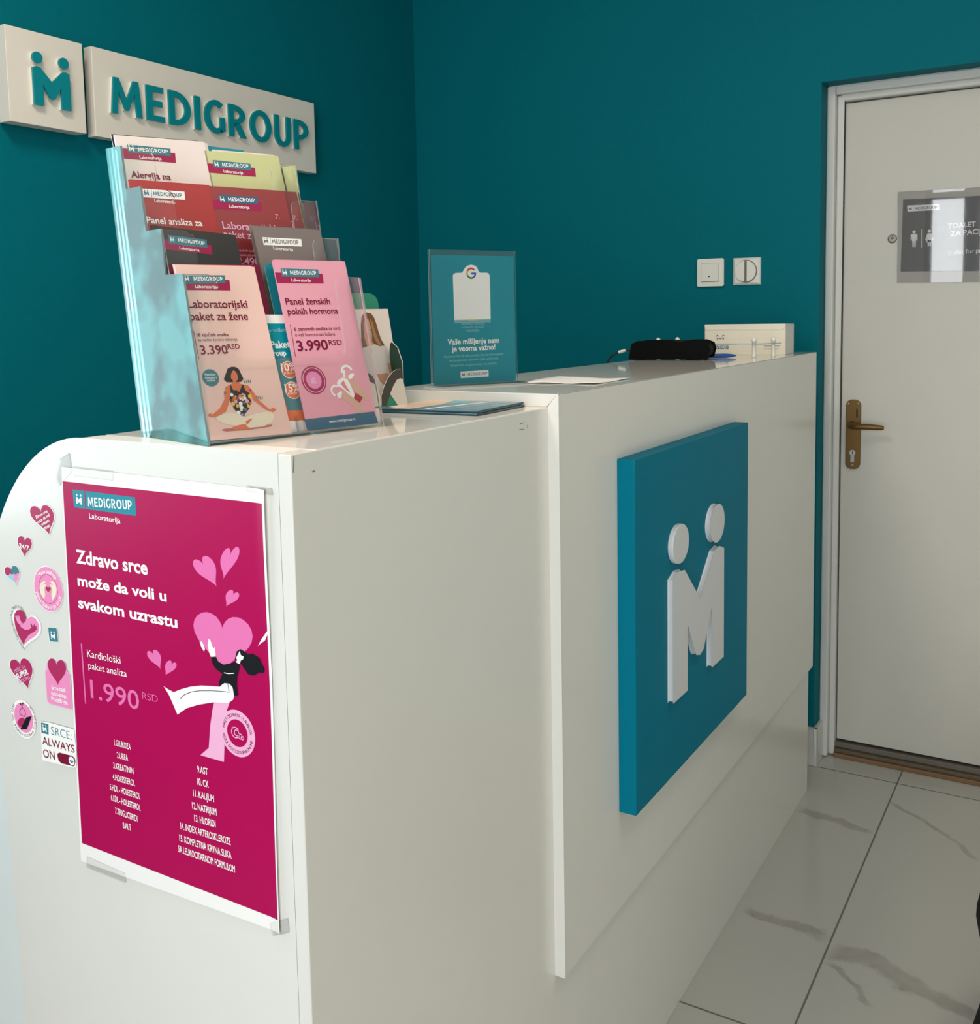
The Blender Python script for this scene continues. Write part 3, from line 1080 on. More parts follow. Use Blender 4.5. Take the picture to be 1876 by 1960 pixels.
# tape pieces
TP = [('long strip of clear tape along the poster top edge', [(140, 893), (215, 902), (216, 920), (141, 911)]),
      ('crumpled clear tape piece above the poster left corner', [(113, 880), (131, 868), (136, 905), (112, 930), (104, 916)]),
      ('clear tape piece on the poster top right corner', [(470, 930), (517, 936), (519, 948), (472, 941)]),
      ('clear tape piece below the poster lower right corner', [(516, 1768), (548, 1760), (551, 1786), (520, 1793)]),
      ('clear tape strip below the poster lower left corner', [(166, 1640), (238, 1672), (239, 1690), (166, 1660)])]
for lb, q in TP:
    A = Art((0, -0.0030 if 'corner' in lb and 'right' in lb else -0.0022, 0), (1, 0, 0), (0, 0, 1))
    pts = [A.P(p) for p in q]
    fm = MB()
    fm.prism(pts, frame((0, 0, 0), (1, 0, 0), (0, 0, 1), (0, -1, 0)), 0.0004, 0.0026, TAPE)
    tag(obj('tape_piece', fm), lb, 'tape', 'clear tape around the poster')

# ------------------------------------------------------------------ stickers on the desk end
Y1_, Y2_ = Z(0, 820, 5.158), Z(0, 1140, 5.447)
GS = 'stickers on the desk end'


def sticker(zf, label, build, off=0.0006):
    a = Art((0, -off, 0), (1, 0, 0), (0, 0, 1), zf)
    build(a)
    tag(obj('sticker', a), label, 'sticker', GS)


def s1(a):
    a.heart((303, 850), (527, 832), (490, 1053), I_WHITE, 0, 0.07)
    a.heart((303, 850), (527, 832), (490, 1053), I_STICK, 1)
    for (p, q, t) in [((357, 893), (473, 826), 'Zdravo srce'), ((372, 945), (495, 864), 'može da voli'), ((396, 975), (490, 919), 'u svakom'), ((422, 1010), (500, 969), 'uzrastu')]:
        a.text(p, q, t, I_WHITE, 2, 0.02)


sticker(Y1_, 'largest maroon heart sticker with four slanted lines of white text', s1)


def s2(a):
    a.heart((174, 1108), (315, 1143), (240, 1267), I_WHITE, 0, 0.08)
    a.heart((174, 1108), (315, 1143), (240, 1267), I_STICK, 1)
    a.text((190, 1176), (288, 1207), '24/7', I_WHITE, 2, 0.02, cap=46)


sticker(Y1_, 'small maroon heart sticker reading 24/7', s2)


def s3(a):
    h = ((50, 1425), (187, 1400), (163, 1550))
    a.heart(*h, I_WHITE, 0, 0.08)
    a.heart(*h, I_STICK, 1, 0, [(-1, 0, 0), (0, 1, 0)])
    a.heart(*h, I_TEAL2, 1, 0, [(1, 0, 0), (0, 1, 0)])
    a.heart(*h, I_LBLUE, 1, 0, [(-1, 0, 0), (0, -1, 0)])
    f = a.heart(*h, I_STPINK, 1, 0, [(1, 0, 0), (0, -1, 0)])
    for (x, y, m) in [(0.05, 0.30, I_TEAL2), (-0.32, -0.02, I_LBLUE), (0.42, 0.02, I_TEAL2), (0.02, -0.42, I_STPINK)]:
        a.loc([f(x + 0.13 * math.cos(i * PI / 6), y + 0.13 * math.sin(i * PI / 6)) for i in range(12)], m, 2)


sticker(Y1_, 'small heart sticker of four coloured puzzle pieces', s3)


def s4(a):
    c, e = (477, 1586), (477, 1371)
    a.circ(c, e, I_WHITE, 0, k=1.03)
    a.circ(c, e, I_STPINK, 1)
    a.circ(c, e, I_STICK, 2, k=0.665, k2=0.645)
    a.arc(c, e, 0.72, math.radians(140), math.radians(40), 'Malo pažnje', I_WHITE, 2, 0.24, 0.02)
    a.arc(c, e, 0.90, math.radians(195), math.radians(345), 'puno ljubavi za srce', I_WHITE, 2, 0.24, 0.02)
    a.poly([(392, 1580), (402, 1530), (430, 1505), (455, 1512), (425, 1548), (465, 1530), (440, 1580), (448, 1640), (440, 1690), (405, 1640)], I_CREAM, 2)
    a.poly([(562, 1585), (552, 1535), (525, 1508), (498, 1512), (525, 1552), (490, 1535), (515, 1585), (508, 1640), (520, 1700), (556, 1640)], I_CREAM, 2)
    a.heart((440, 1580), (516, 1583), (480, 1640), I_ROSE, 3)
    a.heart((453, 1578), (505, 1580), (480, 1622), I_STICK, 4)


sticker(Y1_, 'round pink sticker with two hands around a heart', s4)


def s5(a):
    h = ((147, 225), (408, 345), (260, 520))
    a.heart(*h, I_WHITE, 0, 0.16)
    a.heart(*h, I_STPINK, 1)
    a.poly([(148, 235), (152, 190), (180, 150), (220, 148), (258, 180), (276, 235), (262, 275), (240, 290), (215, 255), (205, 215), (190, 200),
            (178, 225), (185, 265), (220, 330), (265, 357), (310, 350), (330, 330), (320, 300), (328, 288), (345, 325), (360, 290), (368, 322),
            (382, 310), (380, 335), (385, 352), (360, 375), (300, 410), (265, 460), (250, 515), (200, 430), (160, 320)], I_STICK, 2)
    a.poly([(160, 215), (172, 200), (190, 245), (182, 200), (200, 240), (198, 212), (218, 262), (232, 292), (215, 310), (185, 280)], I_STPINK, 3)
    pts = [a.P(p) for p in [(262, 170), (225, 118), (170, 98), (125, 125), (112, 200), (118, 280), (140, 360), (180, 450), (225, 530), (252, 572)]]
    a.path([(x, y) for x, y in pts], 'SMALL CARE BIG LOVE! ČUVAJ SRCE!', I_TXTG, 2, 0.0044)


sticker(Y2_, 'pink and maroon hugging heart sticker with lettering round its left side', s5)


def s6(a):
    a.poly([(498, 324), (594, 336), (612, 489), (513, 480)], I_WHITE, 0)
    a.poly([(502, 330), (590, 340), (608, 483), (518, 475)], I_TEAL2, 1)
    a.logo((537, 452), (580, 456), I_WHITE, 2)


sticker(Y2_, 'small square teal sticker with white figure mark', s6)


def s7(a):
    h = ((111, 755), (332, 735), (297, 976))
    a.heart(*h, I_WHITE, 0, 0.07)
    a.heart(*h, I_STICK, 1)
    a.text((158, 807), (270, 756), 'MIŠIĆ SA', I_LPINK, 2, 0.0)
    a.text((180, 872), (300, 815), 'SUPER', I_WHITE, 2, 0.03)
    a.text((205, 918), (322, 866), 'MOĆIMA', I_LPINK, 2, 0.0)


sticker(Y2_, 'maroon heart sticker with the bold word SUPER', s7)


def s8(a):
    a.poly([(470, 800), (488, 700), (520, 665), (600, 690), (680, 690), (700, 780), (735, 840), (755, 1188), (700, 1180), (515, 1128), (490, 1100)], I_LPINK, 0)
    a.poly([(475, 802), (498, 770), (600, 780), (690, 790), (725, 842), (747, 1180), (520, 1120), (497, 1095)], I_STPINK, 1)
    a.heart((499, 722), (690, 755), (606, 938), I_STICK, 2)
    for (p, q, t) in [((540, 976), (686, 1007), 'Srce radi'), ((540, 1036), (700, 1073), 'non-stop.'), ((540, 1096), (710, 1136), 'Podrži ga.')]:
        a.text(p, q, t, I_WHITE, 2, 0.02)


sticker(Y2_, 'pink envelope shaped sticker with a maroon heart on top', s8)


def s9(a):
    c, e = (247, 1273), (247, 1122)
    a.circ((247, 1290), (247, 1095), I_WHITE, 0)
    a.circ(c, e, I_STPINK, 1)
    a.arc(c, e, 1.27, math.radians(140), math.radians(270), 'SRCE VOLI PAŽNJU I', I_BLACK, 2, 0.24)
    a.arc(c, e, 1.27, math.radians(274), math.radians(412), 'DOBAR CHECK-UP', I_DMAR, 2, 0.24)
    a.poly([(180, 1320), (205, 1280), (240, 1270), (275, 1300), (230, 1370), (205, 1370)], I_STICK, 2)
    a.poly([(215, 1393), (276, 1268), (334, 1255), (282, 1392)], I_BLACK, 3)
    a.line([(225, 1130), (232, 1165), (262, 1200), (270, 1235), (255, 1260)], 0.0007, I_DMAR, 3)
    a.line([(238, 1128), (228, 1170), (205, 1205), (215, 1240), (255, 1260)], 0.0007, I_DMAR, 3)
    a.circ((217, 1128), (217, 1118), I_BLACK, 3, n=10)
    a.circ((240, 1122), (240, 1112), I_BLACK, 3, n=10)


sticker(Y2_, 'round sticker with stethoscope and black clipboard, lettering around it', s9)


def s10(a):
    a.poly([(420, 1310), (520, 1325), (770, 1395), (800, 1640), (795, 1790), (760, 1795), (440, 1715)], I_WHITE, 0)
    a.poly([(428, 1322), (505, 1340), (507, 1450), (433, 1430)], I_TEAL2, 1)
    a.logo((450, 1415), (490, 1424), I_WHITE, 2)
    a.text((537, 1447), (750, 1505), 'SRCE:', I_TEAL2, 2, -0.012, cap=86)
    a.text((446, 1545), (780, 1640), 'ALWAYS', I_DMAR, 2, 0.004, cap=78)
    a.text((456, 1683), (576, 1710), 'ON', I_DMAR, 2, 0.004, cap=84)
    a.poly([(598, 1665), (603, 1645), (622, 1636), (750, 1670), (778, 1690), (788, 1725), (780, 1770), (765, 1780), (640, 1748), (612, 1720)], I_DMAR, 1)
    a.circ((748, 1724), (748, 1676), I_WHITE, 2, k=0.92)
    a.heart((728, 1720), (768, 1730), (750, 1748), I_TEAL, 3)


sticker(Y2_, 'white sticker with teal and maroon words and a toggle switch', s10, 0.0021)

# ------------------------------------------------------------------ brochure holder
HO = Vector((-0.1194, 0.0090, ZT + 0.0003))
HE = Vector((0.2345, 0.9721, 0)).normalized()
HB = Vector((-HE.y, HE.x, 0))
HW = 0.228
UP = Vector((0, 0, 1))
hfr = lambda u, v, z: HO + HE * u + HB * v + UP * z          # along, back, up
TV, TZ = 0.0415, 0.048                                       # step from tier to tier
hold = thing('brochure_holder', tuple(HO + HE * HW / 2 + HB * 0.07), 'clear acrylic four-tier brochure holder standing on the lower counter', 'brochure holder')
SIDE = [(0.0, 0.0), (0.037, 0.175), (0.074, 0.176), (0.0785, 0.224), (0.112, 0.224), (0.120, 0.272), (0.1535, 0.272), (0.162, 0.320), (0.198, 0.321), (0.146, 0.0)]
for u in (0.0, HW - 0.0022):
    fm = MB()
    fm.prism(SIDE, lambda a, b, c, u=u: hfr(u + c, a, b), 0.0, 0.0022, ACRS if u == 0 else ACR, ACRE)
    obj('side_wall', fm, hold)
LEAN = math.atan2(0.037, 0.175)
LU = (HB * math.sin(LEAN) + UP * math.cos(LEAN)).normalized()
LN = HE.cross(LU).normalized()           # towards the reader
for k in range(4):
    base = hfr(0, TV * k, TZ * k)
    fr = frame(base, HE, LU, LN)
    tw, ht, lo, r = 0.036, 0.179, 0.086, 0.009
    a, b = 0.0024, HW - 0.0024
    poly = [(a, 0.002), (b, 0.002), (b, ht)]
    poly += [(b - tw + r * (1 - math.sin(t)), ht - r * (1 - math.cos(t))) for t in [PI / 2 * i / 5 for i in range(6)]]
    poly = [(a, 0.002), (b, 0.002), (b, ht), (b - tw + r, ht), (b - tw + 0.003, ht - 0.003), (b - tw, ht - r), (b - tw, lo + r), (b - tw - 0.003, lo + 0.003), (b - tw - r, lo),
            (a + tw + r, lo), (a + tw + 0.003, lo + 0.003), (a + tw, lo + r), (a + tw, ht - r), (a + tw - 0.003, ht - 0.003), (a + tw - r, ht), (a, ht)]
    fm = MB()
    fm.prism(poly, fr, -0.0018, 0.0, ACRL, ACRE)
    obj('pocket_front', fm, hold)
    fm = MB()
    z0 = TZ * k + 0.002
    fm.prism([(TV * k + 0.002, z0), (TV * k + 0.034, z0), (TV * k + 0.034, z0 + 0.002), (TV * k + 0.002, z0 + 0.002)],
             lambda a_, b_, c_: hfr(c_, a_, b_), 0.0024, HW - 0.0024, ACR, ACRE)
    obj('pocket_floor', fm, hold)
fm = MB()
fm.prism([(0.1435, 0.0), (0.1455, 0.0), (0.1975, 0.319), (0.1955, 0.319)], lambda a_, b_, c_: hfr(c_, a_, b_), 0.0024, HW - 0.0024, ACR, ACRE)
obj('back_panel', fm, hold)
fm = MB()
fm.box(0.113, 0.115, 0.002, 0.030, 0.0045, 0.020, ACR, lambda a_, b_, c_: hfr(a_, b_, c_))
obj('divider', fm, hold)

# ------------------------------------------------------------------ brochures
GB = 'brochures in the clear holder'
B2, B3, B4, B5 = Z(190, 240, 6.05), Z(380, 260, 5.8625), Z(230, 480, 5.024), Z(470, 470, 4.9)


def brochure(k, v, zb, zf, TL, TR, mat, label, art=None, thick=0.0010, lean=17.5, BL=None, BR=None, edge=None, wid=None):
    """a printed leaflet leaning in tier k: its top corners as seen, its foot on the pocket floor"""
    t = math.radians(lean)
    lu = (HB * math.sin(t) + UP * math.cos(t)).normalized()
    o = hfr(0, TV * k + v, TZ * k + zb)
    a = Art(o, HE, lu, zf)
    tl, tr = a.P(TL), a.P(TR)
    bl = a.P(BL) if BL else (tl[0], 0.0)
    br = a.P(BR) if BR else (tr[0], 0.0)
    if wid:
        tr = (tl[0] + wid, tl[1])
        br = (bl[0] + wid, 0.0)
    lo, hi = 0.0034, HW - 0.0034
    q = [(min(max(p_[0], lo), hi), p_[1]) for p_ in (bl, br, tr, tl)]
    a.prism([p for p in q], lambda x, y, c: a.o + a.ex * x + a.ey * y + a.n * c, -thick, 0.0, mat, edge or PAPER)
    a.corners = q
    if art:
        art(a)
    ob = obj('brochure', a, normals=False)
    tag(ob, label, 'brochure', GB)
    return a


def headband(a, band, box, mg, lab, bandm=I_MAROON, boxm=I_TEAL2, txt=I_WHITE, labm=I_WHITE, logo=None, left=True):
    if band:
        pts = [a.P(p) for p in band]
        if left:      # runs in from the leaflet's own left edge
            x = a.corners[3][0]
            pts = [(x, pts[0][1]), pts[1], pts[2], (x, pts[3][1])]
        a.loc(pts, bandm, 1)
    a.poly(box, boxm, 2)
    a.text(mg[0], mg[1], 'MEDIGROUP', txt, 3, 0.012)
    a.text(lab[0], lab[1], 'Laboratorija', labm, 3, 0.016)
    if logo:
        a.logo(logo[0], logo[1], txt, 3)
        x = (logo[1][0] + mg[0][0]) / 2
        a.line([(x, box[0][1] + 6), (x + 5, box[3][1] - 2)], 0.0004, I_BLUE if boxm is not I_WHITE else I_TXTG, 3)


# rear tier
brochure(3, 0.026, 0.010, B2, (135, 100), (1150, 180), I_NAVY, 'navy brochure peeking out behind the white allergy brochure', thick=0.0008)
brochure(3, 0.022, 0.010, B2, (215, 120), (1250, 208), I_PAPW, 'second white brochure just behind the white allergy brochure', thick=0.0008)


def bt4l(a):
    headband(a, [(250, 262), (878, 322), (888, 436), (278, 384)], [(320, 222), (822, 270), (830, 360), (332, 312)],
             ((455, 302), (800, 328)), ((470, 388), (722, 404)), logo=((345, 293), (405, 300)))
    a.text((373, 602), (832, 634), 'Alergija na', I_DMAR, 3, 0.02)


brochure(3, 0.014, 0.008, B2, (170, 110), (1215, 190), I_PAPW, 'white brochure titled Alergija na in the rear tier', bt4l, 0.002)
brochure(3, 0.028, 0.010, B3, (98, 112), (190, 190), I_TEAL, 'teal brochure corner between the white and green rear brochures', thick=0.0006, wid=0.05)
brochure(3, 0.024, 0.010, B3, (150, 152), (862, 216), I_PAPW, 'white brochure showing its top edge behind the green one', thick=0.0006)
brochure(3, 0.020, 0.008, B3, (100, 172), (938, 240), I_GREEN, 'second olive green brochure behind the front green one', thick=0.0008, edge=I_GREEN)


def bt4r(a):
    headband(a, [(88, 305), (632, 360), (645, 460), (105, 412)], [(158, 270), (582, 315), (590, 390), (170, 352)],
             ((268, 346), (565, 363)), ((283, 412), (503, 434)), logo=((185, 340), (226, 344)))


brochure(3, 0.014, 0.008, B3, (65, 165), (895, 228), I_GREEN, 'olive green brochure on the right of the rear tier', bt4r, 0.0012, edge=I_GREEN)


# third tier
def bt3l(a):
    headband(a, None, [(497, 732), (985, 768), (997, 865), (510, 832)], ((628, 812), (962, 834)), ((640, 890), (890, 909)),
             boxm=I_WHITE, txt=I_BLUE, labm=I_WHITE, logo=((524, 806), (576, 810)))
    a.text((553, 1132), (1197, 1168), 'Panel analiza za', I_WHITE, 3, 0.016)


brochure(2, 0.012, 0.008, B2, (322, 620), (1270, 690), I_RED, 'bright red brochure titled Panel analiza za in the third tier', bt3l, 0.003, edge=I_RED)


def bt3s(a):
    a.text((1068, 942), (1108, 945), '7.', I_LPINK, 3, 0.0)
    a.text((900, 1040), (1076, 1052), 'jski', I_LPINK, 3, 0.016)


brochure(2, 0.018, 0.008, B3, (330, 588), (1120, 632), I_DRED, 'second dark red brochure sticking out to the right', bt3s, 0.0008, edge=I_DRED)


def bt3r(a):
    headband(a, [(140, 712), (706, 745), (716, 845), (155, 815)], [(225, 660), (662, 690), (668, 773), (235, 745)],
             ((335, 735), (638, 746)), ((345, 808), (573, 822)), boxm=I_BLUE, logo=((247, 735), (292, 738)))
    a.text((275, 1042), (872, 1078), 'Laboratorijski', I_LPINK, 3, 0.012)
    a.text((290, 1140), (640, 1160), 'paket za', I_LPINK, 3, 0.012)
    a.text((868, 932), (912, 936), '7.', I_LPINK, 3, 0.0)
    a.text((420, 1298), (660, 1308), '7 ključnih analiza', I_LPINK, 3, 0.0)
    a.text((420, 1348), (660, 1356), 'za opšte zdravlje', I_LPINK, 3, 0.0)
    a.text((440, 1440), (690, 1460), '2.490', I_LPINK, 3, 0.016)


brochure(2, 0.012, 0.008, B3, (120, 562), (960, 618), I_DRED, 'dark red brochure on the right of the third tier', bt3r, 0.002, edge=I_DRED)


# second tier
def bt2l(a):
    headband(a, [(745, 1305), (1295, 1388), (1312, 1497), (760, 1428)], [(795, 1268), (1243, 1325), (1250, 1420), (810, 1370)],
             ((912, 1348), (1222, 1388)), ((930, 1435), (1160, 1464)), logo=((825, 1342), (868, 1348)))


brochure(1, 0.012, 0.008, B2, (600, 1152), (1580, 1272), I_CHAR, 'black brochure on the left of the second tier', bt2l, 0.0024, edge=I_CHAR)
brochure(1, 0.020, 0.008, B3, (566, 1004), (1400, 1050), I_GREY, 'second taupe grey brochure behind the front grey one', thick=0.001, edge=I_GREY)


def bt2r(a):
    headband(a, None, [(715, 1137), (1152, 1160), (1160, 1243), (730, 1225)], ((825, 1205), (1128, 1219)), ((840, 1278), (1063, 1293)),
             boxm=I_WHITE, txt=I_TXTG, labm=I_WHITE, logo=((738, 1203), (783, 1206)))


brochure(1, 0.012, 0.008, B3, (603, 1012), (1432, 1062), I_GREY, 'taupe grey brochure on the right of the second tier', bt2r, 0.0014, edge=I_GREY)
for i, (x, y) in enumerate([(790, 1432), (770, 1438), (752, 1445), (738, 1455)]):
    brochure(0, 0.020 + 0.0014 * (3 - i), 0.012, B3, (x, y), (1500, 1450), I_TEAL if i % 2 else I_TEALB,
             ['front teal brochure edge left of the rose brochure', 'second teal brochure edge left of the rose brochure',
              'third teal brochure edge left of the rose brochure', 'rearmost teal brochure edge beside the grey brochure'][i], thick=0.0007, wid=0.092, edge=I_LBLUE if i % 2 else I_TEAL)

# front tier
brochure(0, 0.0165, 0.012, B4, (465, 124), (1335, 134), I_DMAR, 'maroon brochure behind the pale pink front brochure', thick=0.0012, edge=I_DMAR)


def bpaket(a):
    a.poly([(1150, 697), (1800, 700), (1900, 1030), (1240, 1024)], I_TEALB, 1)
    a.poly([(1240, 1024), (1900, 1030), (1990, 1530), (1330, 1540)], I_TEAL2, 1)
    a.poly([(1330, 1540), (1990, 1530), (2010, 1620), (1350, 1650)], I_ORANGE, 1)
    a.poly([(1455, 1200), (1540, 1330), (1585, 1440), (1612, 1545), (1480, 1545)], I_ORANGE, 2)
    a.text((1330, 785), (1620, 776), 'pratite vođenje', I_LBLUE, 2, 0.0)
    a.text((1452, 938), (1640, 930), 'Paket', I_WHITE, 2, 0.026)
    a.text((1425, 1014), (1600, 1006), 'Group', I_WHITE, 2, 0.026)
    for (c, t) in [((1622, 1145), '10%'), ((1658, 1342), '15%')]:
        a.circ(c, (c[0], c[1] - 82), I_WHITE, 3)
        a.circ(c, (c[0], c[1] - 82), I_ORANGE, 4, k=0.92)
        a.text((c[0] - 70, c[1] + 14), (c[0] + 70, c[1] + 8), t, I_WHITE, 5, 0.02)
        a.text((c[0] - 45, c[1] + 45), (c[0] + 48, c[1] + 40), 'POPUST', I_WHITE, 5, 0.0)


brochure(0, 0.0115, 0.012, B4, (1130, 612), (1760, 618), I_WHITE, 'white and teal brochure with orange discount circles between the front two', bpaket, 0.0012, lean=17.5, BL=(1370, 1790), BR=(2020, 1720))


def bfl(a):
    headband(a, [(625, 282), (1050, 281), (1062, 382), (640, 378)], [(605, 236), (1003, 236), (1012, 310), (620, 318)],
             ((708, 290), (988, 291)), ((722, 358), (930, 363)), logo=((628, 288), (662, 289)))
    a.text((655, 549), (1228, 551), 'Laboratorijski', I_DMAR, 3, 0.016)
    a.text((675, 669), (1233, 664), 'paket za žene', I_DMAR, 3, 0.016)
    a.line([(705, 770), (757, 1042)], 0.0006, I_MAROON, 2)
    a.text((738, 826), (1042, 822), '18 ključnih analiza', I_DMAR, 3, 0.012)
    a.text((748, 870), (1128, 865), 'za opšte žensko zdravlje', I_TXTG, 3, 0.0)
    a.text((778, 997), (1037, 990), '3.390', I_DMAR, 3, 0.016, cap=84)
    a.text((1037, 945), (1152, 943), 'RSD', I_DMAR, 3, 0.004, cap=46)
    a.circ((870, 1222), (870, 1140), I_TEAL2, 2)
    for (x, y, w, t) in [(815, 1200, 100, 'Rezultati'), (815, 1230, 112, 'dostupni i'), (835, 1258, 80, 'online!')]:
        a.text((x, y), (x + w, y - 1), t, I_WHITE, 3, 0.01)
    # the sitting woman
    a.poly([(970, 1728), (1000, 1712), (1200, 1700), (1440, 1672), (1466, 1674), (1450, 1692), (1250, 1722), (1020, 1740)], I_MAT, 2)
    a.poly([(995, 1236), (1012, 1190), (1035, 1130), (1070, 1116), (1110, 1118), (1140, 1138), (1165, 1190), (1185, 1232), (1165, 1260), (1132, 1266), (1060, 1266), (1020, 1264)], I_BLACK, 2)
    a.poly([(1052, 1290), (1085, 1272), (1130, 1262), (1165, 1284), (1230, 1296), (1270, 1345), (1335, 1440), (1440, 1528), (1470, 1505), (1502, 1530), (1470, 1553), (1400, 1530),
            (1310, 1460), (1250, 1420), (1150, 1500), (1075, 1440), (1050, 1450), (1020, 1545), (930, 1602), (860, 1600), (838, 1578), (872, 1562), (882, 1580), (960, 1515), (1002, 1430), (1000, 1370), (1012, 1310)], I_SKIN, 3)
    a.poly([(1062, 1200), (1072, 1165), (1090, 1148), (1115, 1170), (1128, 1205), (1130, 1240), (1112, 1255), (1115, 1280), (1085, 1280), (1082, 1245), (1066, 1232)], I_SKIN, 4)
    a.poly([(1055, 1290), (1062, 1290), (1085, 1340), (1150, 1345), (1172, 1286), (1184, 1288), (1200, 1340), (1240, 1370), (1258, 1450), (1240, 1520), (1180, 1590), (1100, 1530), (1050, 1430), (1060, 1360)], I_BLACK, 4)
    a.poly([(918, 1600), (1000, 1566), (1100, 1562), (1200, 1600), (1300, 1566), (1400, 1546), (1462, 1556), (1482, 1592), (1462, 1640), (1380, 1690), (1240, 1704), (1200, 1672), (1110, 1684), (1000, 1664), (930, 1630)], I_CREAM, 4)
    a.poly([(1075, 1700), (1110, 1684), (1200, 1665), (1240, 1718), (1100, 1720)], I_SKIN, 5)
    a.poly([(1205, 1640), (1262, 1612), (1270, 1618), (1215, 1680)], I_SKIN, 5)
    rnd = random.Random(3)
    cols = [I_WHITE, I_YEL, I_ORANGE, I_ROSE, I_WHITE, I_TEAL2, I_RED, I_YEL]
    for i in range(38):
        x, y = 1160 + rnd.gauss(0, 48), 1455 + rnd.gauss(0, 62)
        y = min(max(y, 1345), 1580)
        a.circ((x, y), (x, y - rnd.uniform(9, 22)), cols[i % 8], 5 + i % 3, n=7)
    for (x, y) in [(1010, 1370), (1205, 1262), (1320, 1410), (1240, 1258), (1355, 1418)]:
        a.poly([(x - 14, y - 22), (x - 2, y), (x - 12, y + 18)], I_TEAL2, 5)
        a.poly([(x + 14, y - 22), (x + 2, y), (x + 12, y + 18)], I_TEAL2, 5)


brochure(0, 0.0070, 0.010, B4, (482, 130), (1262, 145), I_PAPINK, 'second pale pink brochure behind the front pale pink one', thick=0.0008, lean=17.5, BL=(860, 1825), BR=(1630, 1765), edge=I_PAPINK)
brochure(0, 0.0040, 0.010, B4, (492, 142), (1290, 155), I_PAPINK, 'pale pink front brochure with a cross-legged woman drawing', bfl, 0.0014, lean=17.5, BL=(870, 1826), BR=(1652, 1758), edge=I_PAPINK)


def bfr(a):
    headband(a, [(258, 252), (722, 265), (733, 356), (282, 352)], [(330, 215), (680, 225), (690, 298), (340, 292)],
             ((420, 274), (665, 276)), ((432, 338), (613, 341)), logo=((350, 274), (388, 276)))
    a.text((380, 556), (796, 552), 'Panel ženskih', I_DMAR, 3, 0.016)
    a.text((398, 648), (870, 640), 'polnih hormona', I_DMAR, 3, 0.016)
    a.line([(418, 740), (468, 1042)], 0.0006, I_DMAR, 2)
    a.text((458, 803), (770, 794), '6 osnovnih analiza', I_DMAR, 3, 0.014)
    a.text((778, 794), (888, 790), 'za uvid', I_DMAR, 3, 0.0)
    a.text((468, 855), (840, 845), 'u vaš hormonski balans', I_DMAR, 3, 0.0)
    a.text((490, 990), (780, 976), '3.990', I_DMAR, 3, 0.022, cap=94)
    a.text((784, 935), (905, 931), 'RSD', I_DMAR, 3, 0.004, cap=48)
    c, e = (640, 1262), (640, 1133)
    a.circ(c, e, I_MAROON, 2, k=1.0, k2=0.70)
    a.circ(c, e, I_LPINK, 3, k=0.90, k2=0.84)
    a.circ(c, e, I_STPINK, 2, k=0.70)
    a.circ(c, e, I_MAROON, 3, k=0.70, k2=0.62)
    a.poly([(610, 1262), (625, 1235), (648, 1240), (652, 1275), (668, 1280), (665, 1298), (612, 1296)], I_LPINK, 3)
    # hands
    a.poly([(965, 1262), (1000, 1250), (1040, 1290), (1100, 1350), (1140, 1400), (1165, 1460), (1120, 1440), (1050, 1390), (990, 1320)], I_FLESH, 2)
    a.poly([(900, 1380), (950, 1368), (1010, 1420), (1080, 1490), (1130, 1560), (1060, 1572), (1000, 1500), (920, 1440)], I_FLESH, 2)
    # the white and red organ shape
    a.poly([(905, 1240), (925, 1235), (955, 1255), (980, 1300), (1000, 1350), (1020, 1400), (1090, 1430), (1065, 1475), (1020, 1440), (960, 1390),
            (905, 1340), (862, 1320), (855, 1290), (870, 1260)], I_WHITE, 3)
    a.poly([(890, 1300), (915, 1262), (945, 1320), (985, 1385), (945, 1358)], I_ROSE2, 4)
    a.poly([(1030, 1380), (1098, 1425), (1070, 1478), (1012, 1432)], I_RED, 4)
    for c, e, a0, a1 in [((950, 1185), (950, 1120), 0.2, 3.3), ((845, 1362), (845, 1308), 0.9, 4.4)]:
        a.circ(c, e, I_WHITE, 3, k=1.0, k2=0.66, n=16, a0=a0, a1=a1)
    a.poly([(912, 1160), (932, 1170), (935, 1245), (912, 1245)], I_WHITE, 3)
    a.poly([(958, 1222), (1000, 1195), (1018, 1212), (1000, 1245), (968, 1255)], I_WHITE, 4)
    a.poly([(852, 1395), (895, 1362), (905, 1380), (895, 1425), (868, 1436)], I_WHITE, 4)
    pts = [a.P(p) for p in [(548, 1632), (1206, 1556)]]
    bl, br = a.corners[0], a.corners[1]
    a.loc([bl, br, pts[1], pts[0]], I_BLUE, 2)
    a.text((786, 1664), (1030, 1636), 'www.medigroup.rs', I_WHITE, 3, 0.0)


brochure(0, 0.0075, 0.010, B5, (262, 130), (935, 148), I_ROSE, 'second rose pink brochure behind the front rose one', thick=0.0008, lean=17.5, BL=(580, 1730), BR=(1240, 1660), edge=I_ROSE)
brochure(0, 0.0040, 0.010, B5, (250, 137), (935, 150), I_ROSE, 'rose pink front brochure with a blue foot band, right of the pale pink one', bfr, 0.0014, lean=17.5, BL=(583, 1735), BR=(1245, 1664), edge=I_ROSE)

